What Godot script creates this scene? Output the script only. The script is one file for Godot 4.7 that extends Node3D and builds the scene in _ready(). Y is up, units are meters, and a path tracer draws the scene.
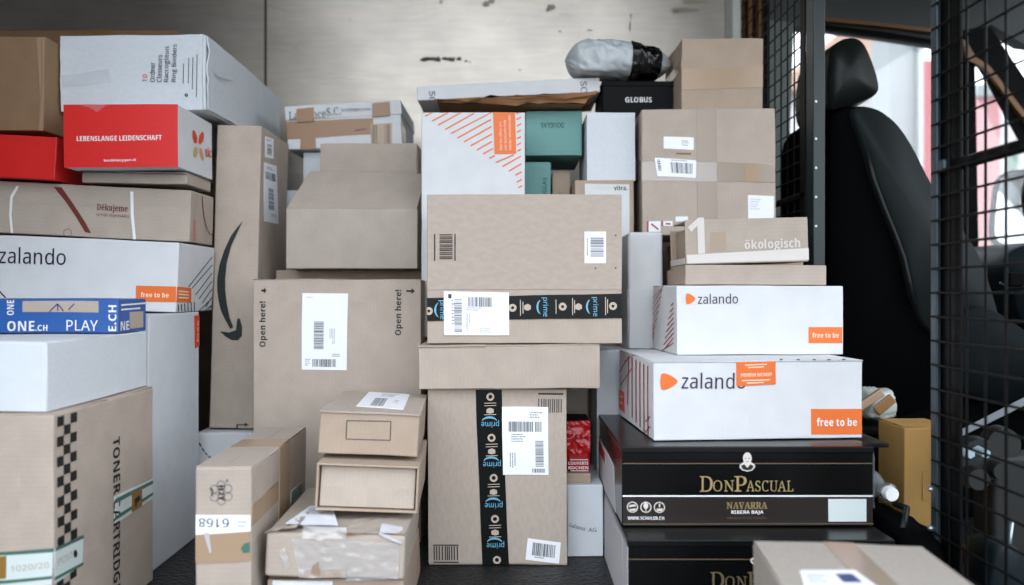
extends Node3D
# A delivery van seen through its open side door: parcels piled against the far side,
# a wire-mesh partition and the driver's cab to the right. y = 0 is the cargo floor, metres.

const LENS := 850.0          # focal length in pixels of the 1024 x 585 frame
const EYE := 0.56            # height of the camera above the cargo floor
const MX := 0.736            # the partition plane

var M := {}
var used := {}
var fonts := {}
var rng := RandomNumberGenerator.new()

# ------------------------------------------------------------------ helpers
func numbered(called: String) -> String:
	var n: int = used.get(called, 0)
	used[called] = n + 1
	return called if n == 0 else "%s_%03d" % [called, n]

func tag(o: Node, label: String, category: String, group := "", kind := "") -> void:
	if label: o.set_meta("label", label)
	if category: o.set_meta("category", category)
	if group: o.set_meta("group", group)
	if kind: o.set_meta("kind", kind)

func at(px: float, py: float, dist: float) -> Vector3:
	return Vector3((px - 512.0) / LENS * dist, EYE - (py - 292.5) / LENS * dist, -dist)

func thing(called: String, label: String, category: String, group := "", xf := Transform3D()) -> Node3D:
	var o := Node3D.new()
	o.name = numbered(called)
	add_child(o)
	o.transform = xf
	tag(o, label, category, group)
	return o

func part(parent: Node, called: String, mesh: Mesh, m: Material) -> MeshInstance3D:
	var o := MeshInstance3D.new()
	o.name = called if parent != self else numbered(called)
	o.mesh = mesh
	o.material_override = m
	o.cast_shadow = GeometryInstance3D.SHADOW_CASTING_SETTING_ON
	parent.add_child(o, true)
	return o

func struct(called: String, mesh: Mesh, m: Material, label := "") -> MeshInstance3D:
	var o := part(self, called, mesh, m)
	tag(o, label, "", "", "structure")
	return o

func mesh_of(v: PackedVector3Array, n: PackedVector3Array, uv: PackedVector2Array, idx: PackedInt32Array) -> ArrayMesh:
	var a := []
	a.resize(Mesh.ARRAY_MAX)
	a[Mesh.ARRAY_VERTEX] = v
	a[Mesh.ARRAY_NORMAL] = n
	a[Mesh.ARRAY_TEX_UV] = uv
	a[Mesh.ARRAY_INDEX] = idx
	var am := ArrayMesh.new()
	am.add_surface_from_arrays(Mesh.PRIMITIVE_TRIANGLES, a)
	return am

func smooth(faces: PackedVector3Array, group := 0) -> ArrayMesh:
	var st := SurfaceTool.new()
	st.begin(Mesh.PRIMITIVE_TRIANGLES)
	st.set_smooth_group(group)
	for p in faces:
		st.set_uv(Vector2(p.x + p.z * 0.3, p.y))
		st.add_vertex(p)
	st.index()
	st.generate_normals()
	return st.commit()

# a smooth low-frequency bend, the same for a box and everything printed or stuck on it
func warp(p: Vector3, amp: float, s: float) -> Vector3:
	if amp == 0.0: return p
	return p + amp * Vector3(
		sin(p.y * 9.0 + s) * cos(p.z * 7.0 + s * 1.7) + 0.4 * sin(p.y * 31.0 + s * 3.0),
		sin(p.x * 10.0 + s * 2.1) * cos(p.z * 8.0 + s) + 0.4 * sin(p.x * 33.0 + s * 1.3),
		sin(p.x * 8.0 + s * 1.1) * cos(p.y * 9.0 + s * 2.3) + 0.4 * sin(p.x * 27.0 + p.y * 22.0 + s))

func steps(a: float, b: float, r: float, n: int) -> PackedFloat32Array:
	var out := PackedFloat32Array([a])
	for i in n + 1:
		out.append(lerpf(a + r, b - r, float(i) / n))
	out.append(b)
	return out

# a box with rounded edges, base at y = 0, centred in x and z
func rbox(w: float, h: float, d: float, r := 0.003, amp := 0.0, s := 0.0, n := 5) -> ArrayMesh:
	var v := PackedVector3Array()
	var nn := PackedVector3Array()
	var uv := PackedVector2Array()
	var idx := PackedInt32Array()
	var half := Vector3(w, h, d) / 2.0
	r = minf(r, minf(half.x, minf(half.y, half.z)) * 0.9)
	var inner := half - Vector3(r, r, r)
	for f in 6:
		var ax: int = f / 2
		var sg := 1.0 if f % 2 == 0 else -1.0
		var ua: int = [2, 0, 0][ax]
		var va: int = [1, 2, 1][ax]
		var us := steps(-half[ua], half[ua], r, n)
		var vs := steps(-half[va], half[va], r, n)
		var first := v.size()
		for j in vs.size():
			for i in us.size():
				var p := Vector3.ZERO
				p[ax] = half[ax] * sg
				p[ua] = us[i]
				p[va] = vs[j]
				var q := p.clamp(-inner, inner)
				var dir := (p - q).normalized()
				p = q + dir * r
				v.append(warp(p + Vector3(0, half.y, 0), amp, s))
				nn.append(dir)
				uv.append(Vector2(us[i] + s * 0.37, -vs[j] + s * 0.61) if ax != 1 else Vector2(us[i] + s * 0.2, vs[j] - s * 0.3))
		var e := Vector3.ZERO
		e[ua] = 1.0
		var g := Vector3.ZERO
		g[va] = 1.0
		var flip := e.cross(g)[ax] * sg > 0.0
		var c := us.size()
		for j in vs.size() - 1:
			for i in c - 1:
				var k := first + j * c + i
				if flip: idx.append_array([k, k + c, k + 1, k + 1, k + c, k + c + 1])
				else: idx.append_array([k, k + 1, k + c, k + 1, k + c + 1, k + c])
	return mesh_of(v, nn, uv, idx)

func block(a: Vector3, b: Vector3, r := 0.004) -> ArrayMesh:
	var lo := a.min(b)
	var hi := a.max(b)
	var m := rbox(hi.x - lo.x, hi.y - lo.y, hi.z - lo.z, r, 0.0, 0.0, 1)
	var st := SurfaceTool.new()
	st.append_from(m, 0, Transform3D(Basis(), Vector3((lo.x + hi.x) / 2, lo.y, (lo.z + hi.z) / 2)))
	return st.commit()

# ------------------------------------------------------------------ cartons and what is on them
# spec: x0, x1 (pixels of the front face's sides at the distance D) or X0, X1 (metres), D, base, h, d, yaw, roll, mat
func carton(called: String, label: String, s: Dictionary, group := "") -> Dictionary:
	var dist: float = s.D
	var xa: float = s.X0 if s.has("X0") else (s.x0 - 512.0) / LENS * dist
	var xb: float = s.X1 if s.has("X1") else (s.x1 - 512.0) / LENS * dist
	var b := {"w": xb - xa, "h": float(s.h), "d": float(s.d), "amp": float(s.get("amp", 0.0007)), "seed": float(s.get("seed", dist * 37.0 + xa * 91.0)), "mat": s.mat}
	var basis := Basis.from_euler(Vector3(deg_to_rad(s.get("pitch", 0.0)), deg_to_rad(s.get("yaw", 0.0)), deg_to_rad(s.get("roll", 0.0))), EULER_ORDER_YXZ)
	var front := Vector3((xa + xb) / 2, s.base, -dist)
	b.xf = Transform3D(basis, front - basis.z * (float(s.d) / 2))
	b.node = thing(called, label, s.get("cat", "box"), group, b.xf)
	if not s.get("hollow", false):
		b.body = part(b.node, "body", rbox(b.w, b.h, b.d, s.get("r", 0.0025), b.amp, b.seed, 6), s.mat)
	return b

func normal_of(face: String) -> Vector3:
	return {"front": Vector3.BACK, "back": Vector3.FORWARD, "right": Vector3.RIGHT, "left": Vector3.LEFT, "top": Vector3.UP, "bottom": Vector3.DOWN}[face]

# the point of a box's face that was measured at a pixel of the photograph
func spot(b: Dictionary, face: String, px: float, py: float, keep := true) -> Vector3:
	var inv: Transform3D = b.xf.affine_inverse()
	var o := inv * Vector3(0, EYE, 0)
	var dir := inv.basis * Vector3((px - 512.0) / LENS, -(py - 292.5) / LENS, -1.0)
	var ax: int = {"front": 2, "back": 2, "right": 0, "left": 0, "top": 1, "bottom": 1}[face]
	var val: float = {"front": b.d / 2, "back": -b.d / 2, "right": b.w / 2, "left": -b.w / 2, "top": b.h, "bottom": 0.0}[face]
	var p := o + dir * ((val - o[ax]) / dir[ax])
	if keep: p = p.clamp(Vector3(-b.w / 2, 0.0, -b.d / 2), Vector3(b.w / 2, b.h, b.d / 2))
	return p

# four corners of a face: fractions from its upper left, seen from outside
func frac(b: Dictionary, face: String, u0: float, v0: float, u1: float, v1: float) -> Array:
	var out := []
	for uv in [Vector2(u0, v0), Vector2(u1, v0), Vector2(u1, v1), Vector2(u0, v1)]:
		var p := Vector3.ZERO
		match face:
			"front": p = Vector3((uv.x - 0.5) * b.w, (1 - uv.y) * b.h, b.d / 2)
			"right": p = Vector3(b.w / 2, (1 - uv.y) * b.h, (0.5 - uv.x) * b.d)
			"left": p = Vector3(-b.w / 2, (1 - uv.y) * b.h, (uv.x - 0.5) * b.d)
			"top": p = Vector3((uv.x - 0.5) * b.w, b.h, (uv.y - 0.5) * b.d)
			"back": p = Vector3((0.5 - uv.x) * b.w, (1 - uv.y) * b.h, -b.d / 2)
		out.append(p)
	return out

func quad(b: Dictionary, face: String, a: Array) -> Array:
	if a.size() == 4:
		a = [a[0], a[1], a[2], a[1], a[2], a[3], a[0], a[3]]
	var out := []
	for i in 4: out.append(spot(b, face, a[i * 2], a[i * 2 + 1]))
	return out

# a thin sheet (label, tape, flap) lying on a face; corners are local points
func sheet(b: Dictionary, face: String, c: Array, m: Material, called: String, lift := 0.0008, parent: Node = null, nx := 5, ny := 5, wob := 0.0) -> MeshInstance3D:
	var v := PackedVector3Array()
	var nn := PackedVector3Array()
	var uv := PackedVector2Array()
	var idx := PackedInt32Array()
	var n := normal_of(face)
	var mid: Vector3 = (c[0] + c[2]) / 2
	for j in ny + 1:
		for i in nx + 1:
			var u := float(i) / nx
			var t := float(j) / ny
			var p: Vector3 = c[0].lerp(c[1], u).lerp(c[3].lerp(c[2], u), t)
			var w := wob * sin(u * 11.0 + t * 7.0 + b.seed) * sin(t * 9.0 + b.seed) if wob > 0.0 else 0.0
			v.append(warp(p, b.amp, b.seed) + n * (lift + absf(w)))
			nn.append(n)
			uv.append(Vector2(u, t))
	var k := nx + 1
	for j in ny:
		for i in nx:
			var q := j * k + i
			idx.append_array([q, q + 1, q + k + 1, q, q + k + 1, q + k])
	var rim := PackedInt32Array()
	for i in nx: rim.append(i)
	for j in ny: rim.append(j * k + nx)
	for i in nx: rim.append(ny * k + nx - i)
	for j in ny: rim.append((ny - j) * k)
	var first := v.size()
	for q in rim:
		var side := ((v[q] - mid) - n * (v[q] - mid).dot(n)).normalized()
		v.append(v[q]); nn.append(side); uv.append(uv[q])
		v.append(v[q] - n * (lift + 0.0002)); nn.append(side); uv.append(uv[q])
	var cnt := rim.size()
	for i in cnt:
		var q := first + i * 2
		var z := first + ((i + 1) % cnt) * 2
		idx.append_array([q, q + 1, z, z, q + 1, z + 1])
	return part(parent if parent else b.node, called, mesh_of(v, nn, uv, idx), m)

func stick(b: Dictionary, face: String, a: Array, m: Material, called: String, lift := 0.0008, parent: Node = null) -> MeshInstance3D:
	return sheet(b, face, quad(b, face, a), m, called, lift, parent)

func poly(b: Dictionary, face: String, a: Array, m: Material, called: String, lift := 0.0012, parent: Node = null) -> MeshInstance3D:
	var flat := PackedVector2Array()
	for i in range(0, a.size(), 2): flat.append(Vector2(a[i], a[i + 1]))
	return polys(b, face, [flat], m, called, lift, parent)

func polys(b: Dictionary, face: String, shapes: Array, m: Material, called: String, lift := 0.0012, parent: Node = null) -> MeshInstance3D:
	var v := PackedVector3Array()
	var nn := PackedVector3Array()
	var uv := PackedVector2Array()
	var idx := PackedInt32Array()
	var n := normal_of(face)
	for flat in shapes:
		var tri := Geometry2D.triangulate_polygon(flat)
		if tri.is_empty(): print("cannot fill ", called, " on ", b.node.name)
		var first := v.size()
		for p in flat:
			var l := spot(b, face, p.x, p.y)
			v.append(warp(l, b.amp, b.seed) + n * lift)
			nn.append(n)
			uv.append(Vector2(l.x, l.y))
		for i in range(0, tri.size(), 3):
			var x := v[first + tri[i]]
			var y := v[first + tri[i + 1]]
			var z := v[first + tri[i + 2]]
			if (y - x).cross(z - x).dot(n) > 0.0: idx.append_array([first + tri[i], first + tri[i + 2], first + tri[i + 1]])
			else: idx.append_array([first + tri[i], first + tri[i + 1], first + tri[i + 2]])
	return part(parent if parent else b.node, called, mesh_of(v, nn, uv, idx), m)

func lines(b: Dictionary, face: String, list: Array, wide: float, m: Material, called: String, lift := 0.001, parent: Node = null) -> MeshInstance3D:
	var shapes := []
	for l in list:
		var p := Vector2(l[0], l[1])
		var q := Vector2(l[2], l[3])
		var s := (q - p).orthogonal().normalized() * wide / 2
		shapes.append(PackedVector2Array([p + s, q + s, q - s, p - s]))
	return polys(b, face, shapes, m, called, lift, parent)

func oval(cx: float, cy: float, rx: float, ry: float, n := 20) -> PackedVector2Array:
	var out := PackedVector2Array()
	for i in n: out.append(Vector2(cx + rx * cos(TAU * i / n), cy + ry * sin(TAU * i / n)))
	return out

func rings(list: Array, n := 20) -> Array:
	var out := []
	for c in list:
		for i in n:
			var a := TAU * i / n
			var z := TAU * (i + 1) / n
			out.append(PackedVector2Array([Vector2(c[0] + c[2] * cos(a), c[1] + c[2] * sin(a)), Vector2(c[0] + c[2] * cos(z), c[1] + c[2] * sin(z)), Vector2(c[0] + c[3] * cos(z), c[1] + c[3] * sin(z)), Vector2(c[0] + c[3] * cos(a), c[1] + c[3] * sin(a))]))
	return out

func font(kind: String) -> Font:
	if not fonts.has(kind):
		var f := SystemFont.new()
		f.font_names = PackedStringArray(["Droid Serif" if kind.begins_with("serif") else "Droid Sans Mono" if kind == "mono" else "Droid Sans"])
		if kind.ends_with("bold"): f.font_weight = 700
		fonts[kind] = f
	return fonts[kind]

# flat lettering on a face: its middle line runs from pixel a to pixel c, tall is its height in pixels
func text(b: Dictionary, face: String, s: String, ax: float, ay: float, cx: float, cy: float, tall: float, m: Material, kind := "sans", called := "lettering", lift := 0.0011, parent: Node = null) -> MeshInstance3D:
	var la := spot(b, face, ax, ay, false)
	var lc := spot(b, face, cx, cy, false)
	var n := normal_of(face)
	var dir := (lc - la).normalized()
	var up := n.cross(dir)
	var mid := (la + lc) / 2
	var side := (Vector2(cx, cy) - Vector2(ax, ay)).orthogonal().normalized() * tall / 2
	var m2 := Vector2(ax + cx, ay + cy) / 2
	var high := absf((spot(b, face, m2.x + side.x, m2.y + side.y, false) - spot(b, face, m2.x - side.x, m2.y - side.y, false)).dot(up))
	var tm := TextMesh.new()
	tm.text = s
	tm.font = font(kind)
	tm.font_size = 40
	tm.pixel_size = 0.01
	tm.depth = 0.0
	tm.curve_step = 1.5
	var a: Array = tm.get_mesh_arrays()
	var src: PackedVector3Array = a[Mesh.ARRAY_VERTEX]
	if src.is_empty():
		print("no lettering for ", s)
		return null
	var lo := src[0]
	var hi := src[0]
	for p in src:
		lo = lo.min(p)
		hi = hi.max(p)
	var kx := (lc - la).length() / maxf(hi.x - lo.x, 0.0001)
	var ky := high / maxf(hi.y - lo.y, 0.0001)
	var ctr := (lo + hi) / 2
	var v := PackedVector3Array()
	var nn := PackedVector3Array()
	for p in src:
		var q := mid + dir * (p.x - ctr.x) * kx + up * (p.y - ctr.y) * ky
		v.append(warp(q, b.amp, b.seed) + n * lift)
		nn.append(n)
	var uv := PackedVector2Array()
	uv.resize(v.size())
	var idx := PackedInt32Array()
	if a[Mesh.ARRAY_INDEX] != null: idx = a[Mesh.ARRAY_INDEX]
	else:
		for i in v.size(): idx.append(i)
	return part(parent if parent else b.node, called, mesh_of(v, nn, uv, idx), m)

# sweep a closed outline through sections
func loft(sections: Array, caps := true, group := 0) -> ArrayMesh:
	var f := PackedVector3Array()
	var n: int = sections[0].size()
	for k in sections.size() - 1:
		var a: PackedVector3Array = sections[k]
		var b: PackedVector3Array = sections[k + 1]
		for i in n:
			var j := (i + 1) % n
			f.append_array([a[i], b[i], a[j], a[j], b[i], b[j]])
	if caps:
		for e in [0, sections.size() - 1]:
			var s: PackedVector3Array = sections[e]
			var c := Vector3.ZERO
			for p in s: c += p
			c /= n
			for i in n:
				var j := (i + 1) % n
				if e == 0: f.append_array([c, s[i], s[j]])
				else: f.append_array([c, s[j], s[i]])
	return smooth(f, group)

func tube(path: Array, r: float, n := 8, closed := false) -> ArrayMesh:
	var secs := []
	var m := path.size()
	for k in m:
		var p: Vector3 = path[k]
		var t: Vector3
		if closed: t = (path[(k + 1) % m] - path[(k - 1 + m) % m]).normalized()
		else: t = (path[mini(k + 1, m - 1)] - path[maxi(k - 1, 0)]).normalized()
		var s := t.cross(Vector3.UP if absf(t.y) < 0.9 else Vector3.RIGHT).normalized()
		var u := s.cross(t)
		var ring := PackedVector3Array()
		for i in n: ring.append(p + r * (s * cos(TAU * i / n) + u * sin(TAU * i / n)))
		secs.append(ring)
	if closed: secs.append(secs[0])
	return loft(secs, not closed)

# an upright plate: outline in pixels at a distance, with thickness behind it
func plate(a: Array, dist: float, thick: float) -> ArrayMesh:
	var flat := PackedVector2Array()
	for i in range(0, a.size(), 2):
		var p := at(a[i], a[i + 1], dist)
		flat.append(Vector2(p.x, p.y))
	return prism(flat, -dist, -dist - thick)

func prism(flat: PackedVector2Array, z0: float, z1: float) -> ArrayMesh:
	var tri := Geometry2D.triangulate_polygon(flat)
	var f := PackedVector3Array()
	for i in range(0, tri.size(), 3):
		for z in [z0, z1]:
			for k in 3: f.append(Vector3(flat[tri[i + k]].x, flat[tri[i + k]].y, z))
	for i in flat.size():
		var p := flat[i]
		var q := flat[(i + 1) % flat.size()]
		f.append_array([Vector3(p.x, p.y, z0), Vector3(p.x, p.y, z1), Vector3(q.x, q.y, z0), Vector3(q.x, q.y, z0), Vector3(p.x, p.y, z1), Vector3(q.x, q.y, z1)])
	return smooth(f, -1)

# ------------------------------------------------------------------ materials
func mat(called: String, c: Color, rough := 0.8, metal := 0.0, tex: Texture2D = null, uvs := 1.0, spec := 0.5) -> StandardMaterial3D:
	var m := StandardMaterial3D.new()
	m.resource_name = called
	m.albedo_color = c
	m.roughness = rough
	m.metallic = metal
	m.metallic_specular = spec
	m.cull_mode = BaseMaterial3D.CULL_DISABLED
	if tex:
		m.albedo_texture = tex
		m.uv1_scale = Vector3(uvs, uvs, uvs)
	M[called] = m
	return m

func grain(kind: String, side := 512) -> ImageTexture:
	var im := Image.create(side, side, false, Image.FORMAT_RGB8)
	var n := FastNoiseLite.new()
	n.seed = 11
	n.frequency = 0.012
	n.fractal_octaves = 4
	var fine := FastNoiseLite.new()
	fine.seed = 5
	fine.frequency = 0.35
	for y in side:
		for x in side:
			var k := 0.0
			if kind == "kraft":
				k = 0.945 + 0.035 * n.get_noise_2d(x, y) + 0.03 * fine.get_noise_2d(x * 0.35, y) + 0.005 * sin(x * TAU / 8.0)
			elif kind == "kraft_across":
				k = 0.945 + 0.035 * n.get_noise_2d(x, y) + 0.03 * fine.get_noise_2d(x, y * 0.35) + 0.006 * sin(y * TAU / 8.0)
			else:
				k = 0.965 + 0.022 * n.get_noise_2d(x, y) + 0.012 * fine.get_noise_2d(x, y) + 0.0025 * sin(x * TAU / 8.0)
			im.set_pixel(x, y, Color(k, k, k))
	return ImageTexture.create_from_image(im)

func bumps(freq: float, sd: int, strength := 3.0, stretch := 1.0) -> ImageTexture:
	var side := 256
	var im := Image.create(side, side, false, Image.FORMAT_RGB8)
	var n := FastNoiseLite.new()
	n.seed = sd
	n.frequency = freq
	n.fractal_octaves = 3
	for y in side:
		for x in side:
			var k := 0.5 + 0.5 * n.get_noise_2d(x, y * stretch)
			im.set_pixel(x, y, Color(k, k, k))
	im.bump_map_to_normal_map(strength)
	return ImageTexture.create_from_image(im)

# printed shipping labels: bars, runs of small print and frames, in fractions of the label
func print_label(w: int, h: int, items: Array, paper := Color(0.93, 0.94, 0.95), ink := Color(0.16, 0.16, 0.19)) -> StandardMaterial3D:
	var im := Image.create(w, h, false, Image.FORMAT_RGB8)
	im.fill(paper)
	for it in items:
		var x := int(it[1] * w)
		var y := int(it[2] * h)
		var ww := int(it[3] * w)
		var hh := int(it[4] * h)
		match it[0]:
			"bars":
				var k := x
				while k < x + ww:
					var t := rng.randi_range(1, 3)
					im.fill_rect(Rect2i(k, y, mini(t, x + ww - k), hh), ink)
					k += t + rng.randi_range(1, 3)
			"rungs":
				var k := y
				while k < y + hh:
					var t := rng.randi_range(1, 3)
					im.fill_rect(Rect2i(x, k, ww, mini(t, y + hh - k)), ink)
					k += t + rng.randi_range(1, 3)
			"print":
				var rows: int = it[5]
				for r in rows:
					var yy := y + r * hh / rows
					var k := x
					var stop := x + int(ww * rng.randf_range(0.55, 1.0))
					while k < stop:
						var t := rng.randi_range(2, 6)
						im.fill_rect(Rect2i(k, yy, t, maxi(1, int(hh / rows * 0.45))), ink.lerp(paper, 0.35))
						k += t + rng.randi_range(1, 2)
			"print_down":
				var rows: int = it[5]
				for r in rows:
					var xx := x + r * ww / rows
					var k := y
					var stop := y + int(hh * rng.randf_range(0.55, 1.0))
					while k < stop:
						var t := rng.randi_range(2, 6)
						im.fill_rect(Rect2i(xx, k, maxi(1, int(ww / rows * 0.45)), t), ink.lerp(paper, 0.35))
						k += t + rng.randi_range(1, 2)
			"fill": im.fill_rect(Rect2i(x, y, ww, hh), it[5])
	var m := mat("printed label paper %d" % M.size(), Color.WHITE, 0.55, 0.0, ImageTexture.create_from_image(im))
	m.texture_repeat = false
	return m

func wall_texture() -> ImageTexture:
	var w := 1600
	var h := 900
	var im := Image.create(w, h, false, Image.FORMAT_RGB8)
	var n := FastNoiseLite.new()
	n.seed = 3
	n.frequency = 0.006
	n.fractal_octaves = 5
	var s := FastNoiseLite.new()
	s.seed = 8
	s.frequency = 0.02
	for y in h:
		for x in w:
			var k := 0.89 + 0.09 * n.get_noise_2d(x, y * 1.6) + 0.035 * s.get_noise_2d(x * 0.5, y * 6.0)
			im.set_pixel(x, y, Color(k, k * 0.975, k * 0.945))
	var r := RandomNumberGenerator.new()
	r.seed = 44
	for i in 260:      # scratches
		var x := r.randf() * w
		var y := r.randf() * h
		var l := r.randf_range(10, 90)
		var a := r.randf_range(-0.25, 0.25) if r.randf() < 0.75 else r.randf_range(-1.5, 1.5)
		var up := r.randf_range(-0.1, 0.09)
		for t in int(l):
			var xx := int(x + cos(a) * t)
			var yy := int(y + sin(a) * t)
			if xx >= 0 and yy >= 0 and xx < w and yy < h:
				var c := im.get_pixel(xx, yy)
				im.set_pixel(xx, yy, Color(c.r + up, c.g + up, c.b + up))
	return ImageTexture.create_from_image(im)

func make_materials() -> void:
	rng.seed = 7
	var gk := grain("kraft")
	var ga := grain("kraft_across")
	var gw := grain("white")
	var nb := bumps(0.03, 4, 2.0)
	for k in [["kraft", Color(0.73, 0.675, 0.622), gk], ["kraft_across", Color(0.735, 0.68, 0.628), ga], ["kraft_warm", Color(0.70, 0.625, 0.555), gk], ["kraft_dark", Color(0.58, 0.465, 0.36), gk],
			["kraft_pale", Color(0.735, 0.688, 0.64), gk], ["kraft_grey", Color(0.715, 0.663, 0.613), ga], ["kraft_ash", Color(0.665, 0.63, 0.59), gk], ["kraft_yellow", Color(0.64, 0.50, 0.29), gk],
			["white", Color(0.855, 0.86, 0.865), gw], ["white_cool", Color(0.84, 0.858, 0.875), gw], ["white_grey", Color(0.74, 0.73, 0.74), gw]]:
		var m := mat(k[0], k[1], 0.82, 0.0, k[2], 2.0, 0.3)
		m.normal_enabled = true
		m.normal_texture = nb
		m.normal_scale = 0.12
	mat("red", Color(0.87, 0.15, 0.14), 0.45, 0.0, gw, 2.0)
	mat("red_dark", Color(0.66, 0.05, 0.08), 0.22)
	mat("blue", Color(0.17, 0.36, 0.64), 0.4, 0.0, gw, 2.0)
	mat("teal", Color(0.42, 0.62, 0.60), 0.6, 0.0, gw, 2.0)
	mat("teal_dark", Color(0.05, 0.085, 0.078), 0.6, 0.0, null, 1.0, 0.25)
	mat("black_gloss", Color(0.025, 0.031, 0.031), 0.22, 0.0, null, 1.0, 0.36)
	mat("black_lid", Color(0.03, 0.038, 0.038), 0.28, 0.0, null, 1.0, 0.4)
	mat("black_card", Color(0.04, 0.052, 0.054), 0.6, 0.0, null, 1.0, 0.25)
	mat("brown_card", Color(0.125, 0.095, 0.085), 0.35)
	mat("gold", Color(0.62, 0.54, 0.37), 0.45, 0.2)
	mat("gold_dim", Color(0.42, 0.36, 0.27), 0.5, 0.2)
	mat("orange", Color(0.88, 0.43, 0.17), 0.5)
	mat("orange_red", Color(0.84, 0.25, 0.12), 0.5)
	mat("sand", Color(0.78, 0.62, 0.42), 0.5)
	mat("ink", Color(0.075, 0.078, 0.08), 0.6)
	mat("ink_soft", Color(0.25, 0.245, 0.25), 0.6)
	mat("ink_navy", Color(0.10, 0.10, 0.19), 0.6)
	mat("ink_plum", Color(0.22, 0.16, 0.27), 0.6)
	mat("ink_violet", Color(0.17, 0.15, 0.40), 0.6)
	mat("ink_brown", Color(0.40, 0.16, 0.12), 0.6)
	mat("ink_umber", Color(0.27, 0.21, 0.185), 0.6)
	mat("ink_green", Color(0.05, 0.10, 0.09), 0.55)
	mat("paper", Color(0.90, 0.91, 0.92), 0.6)
	mat("white_print", Color(0.90, 0.90, 0.90), 0.6)
	mat("chalk_print", Color(0.82, 0.79, 0.765), 0.7)
	mat("pale_text", Color(0.98, 0.84, 0.74), 0.6)
	mat("dark_red_print", Color(0.62, 0.13, 0.15), 0.5)
	mat("tape_black", Color(0.045, 0.056, 0.056), 0.25, 0.0, null, 1.0, 0.32)
	mat("tape_blue_print", Color(0.40, 0.67, 0.78), 0.4)
	mat("tape_pale_print", Color(0.72, 0.66, 0.60), 0.4)
	mat("tape_brown", Color(0.55, 0.40, 0.25), 0.25)
	mat("tape_tan", Color(0.64, 0.54, 0.44), 0.22)
	mat("tape_grey", Color(0.60, 0.54, 0.48), 0.2)
	mat("tape_green", Color(0.27, 0.42, 0.36), 0.4)
	mat("tape_white", Color(0.80, 0.84, 0.83), 0.35)
	mat("tape_gold", Color(0.55, 0.40, 0.18), 0.4)
	var clear := mat("tape_clear", Color(0.90, 0.90, 0.90, 0.14), 0.12)
	clear.transparency = BaseMaterial3D.TRANSPARENCY_ALPHA
	var film := mat("clear_plastic", Color(0.75, 0.80, 0.82, 0.3), 0.15)
	film.transparency = BaseMaterial3D.TRANSPARENCY_ALPHA
	var bag := mat("poly_bag", Color(0.70, 0.725, 0.73), 0.3)
	bag.rim_enabled = false
	mat("bag_black", Color(0.03, 0.035, 0.035), 0.2)
	mat("paper_brown", Color(0.60, 0.43, 0.28), 0.75, 0.0, gk, 2.0)
	var wall := mat("sheet_metal", Color(0.75, 0.74, 0.72), 0.36, 0.78, wall_texture())
	wall.texture_repeat = false
	mat("bare_patch", Color(0.36, 0.33, 0.27), 0.8)
	mat("scuff", Color(0.60, 0.57, 0.51), 0.6, 0.4)
	mat("seam", Color(0.30, 0.22, 0.13), 0.7)
	mat("panel_grey", Color(0.20, 0.205, 0.20), 0.7)
	mat("bay_white", Color(0.78, 0.78, 0.77), 0.8)
	mat("cab_panel", Color(0.42, 0.45, 0.43), 0.8)
	mat("headliner", Color(0.33, 0.34, 0.34), 0.9, 0.0, null, 1.0, 0.2)
	mat("seat_cover", Color(0.04, 0.066, 0.076), 0.7, 0.0, null, 1.0, 0.25)
	mat("seat_side", Color(0.10, 0.125, 0.125), 0.55, 0.0, null, 1.0, 0.3)
	mat("bolt_cap", Color(0.62, 0.70, 0.74), 0.4)
	mat("rail_grey", Color(0.46, 0.48, 0.50), 0.4, 0.3)
	mat("pale_strip", Color(0.72, 0.74, 0.71), 0.5)
	mat("amber_paint", Color(0.44, 0.28, 0.08), 0.45)
	mat("liner", Color(0.09, 0.095, 0.095), 0.9, 0.0, null, 1.0, 0.15)
	mat("black_paint", Color(0.025, 0.028, 0.028), 0.5, 0.0, null, 1.0, 0.25)
	mat("steel_paint", Color(0.09, 0.15, 0.15), 0.4)
	mat("steel_edge", Color(0.20, 0.25, 0.28), 0.35, 0.4)
	mat("steel_bright", Color(0.66, 0.70, 0.72), 0.3, 0.8)
	mat("rubber", Color(0.03, 0.033, 0.033), 0.8, 0.0, null, 1.0, 0.2)
	var fl := mat("rubber_floor", Color(0.075, 0.085, 0.09), 0.5)
	fl.normal_enabled = true
	fl.normal_texture = bumps(0.05, 9, 6.0)
	fl.uv1_triplanar = true
	fl.uv1_scale = Vector3(5, 5, 5)
	mat("leather", Color(0.075, 0.088, 0.085), 0.42, 0.0, null, 1.0, 0.35)
	mat("fabric_black", Color(0.022, 0.026, 0.027), 0.85, 0.0, null, 1.0, 0.12)
	mat("dash", Color(0.06, 0.10, 0.115), 0.55, 0.0, null, 1.0, 0.3)
	mat("mat_blue", Color(0.20, 0.30, 0.33), 0.8)
	mat("mech", Color(0.10, 0.105, 0.10), 0.55, 0.2)
	mat("concrete", Color(0.56, 0.56, 0.55), 0.9)
	mat("facade_white", Color(0.85, 0.85, 0.84), 0.9)
	mat("facade_grey", Color(0.66, 0.68, 0.68), 0.9)
	mat("facade_pink", Color(0.80, 0.58, 0.58), 0.9)
	mat("roof_tile", Color(0.78, 0.64, 0.57), 0.9)
	mat("banner_red", Color(0.72, 0.22, 0.25), 0.7)
	mat("shade_green", Color(0.50, 0.60, 0.55), 0.7)
	mat("window_dark", Color(0.34, 0.37, 0.38), 0.2)
	mat("mirror", Color(0.85, 0.87, 0.88), 0.05, 1.0)
	var glass := mat("glass", Color(0.92, 0.96, 0.96, 0.08), 0.02)
	glass.transparency = BaseMaterial3D.TRANSPARENCY_ALPHA

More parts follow.
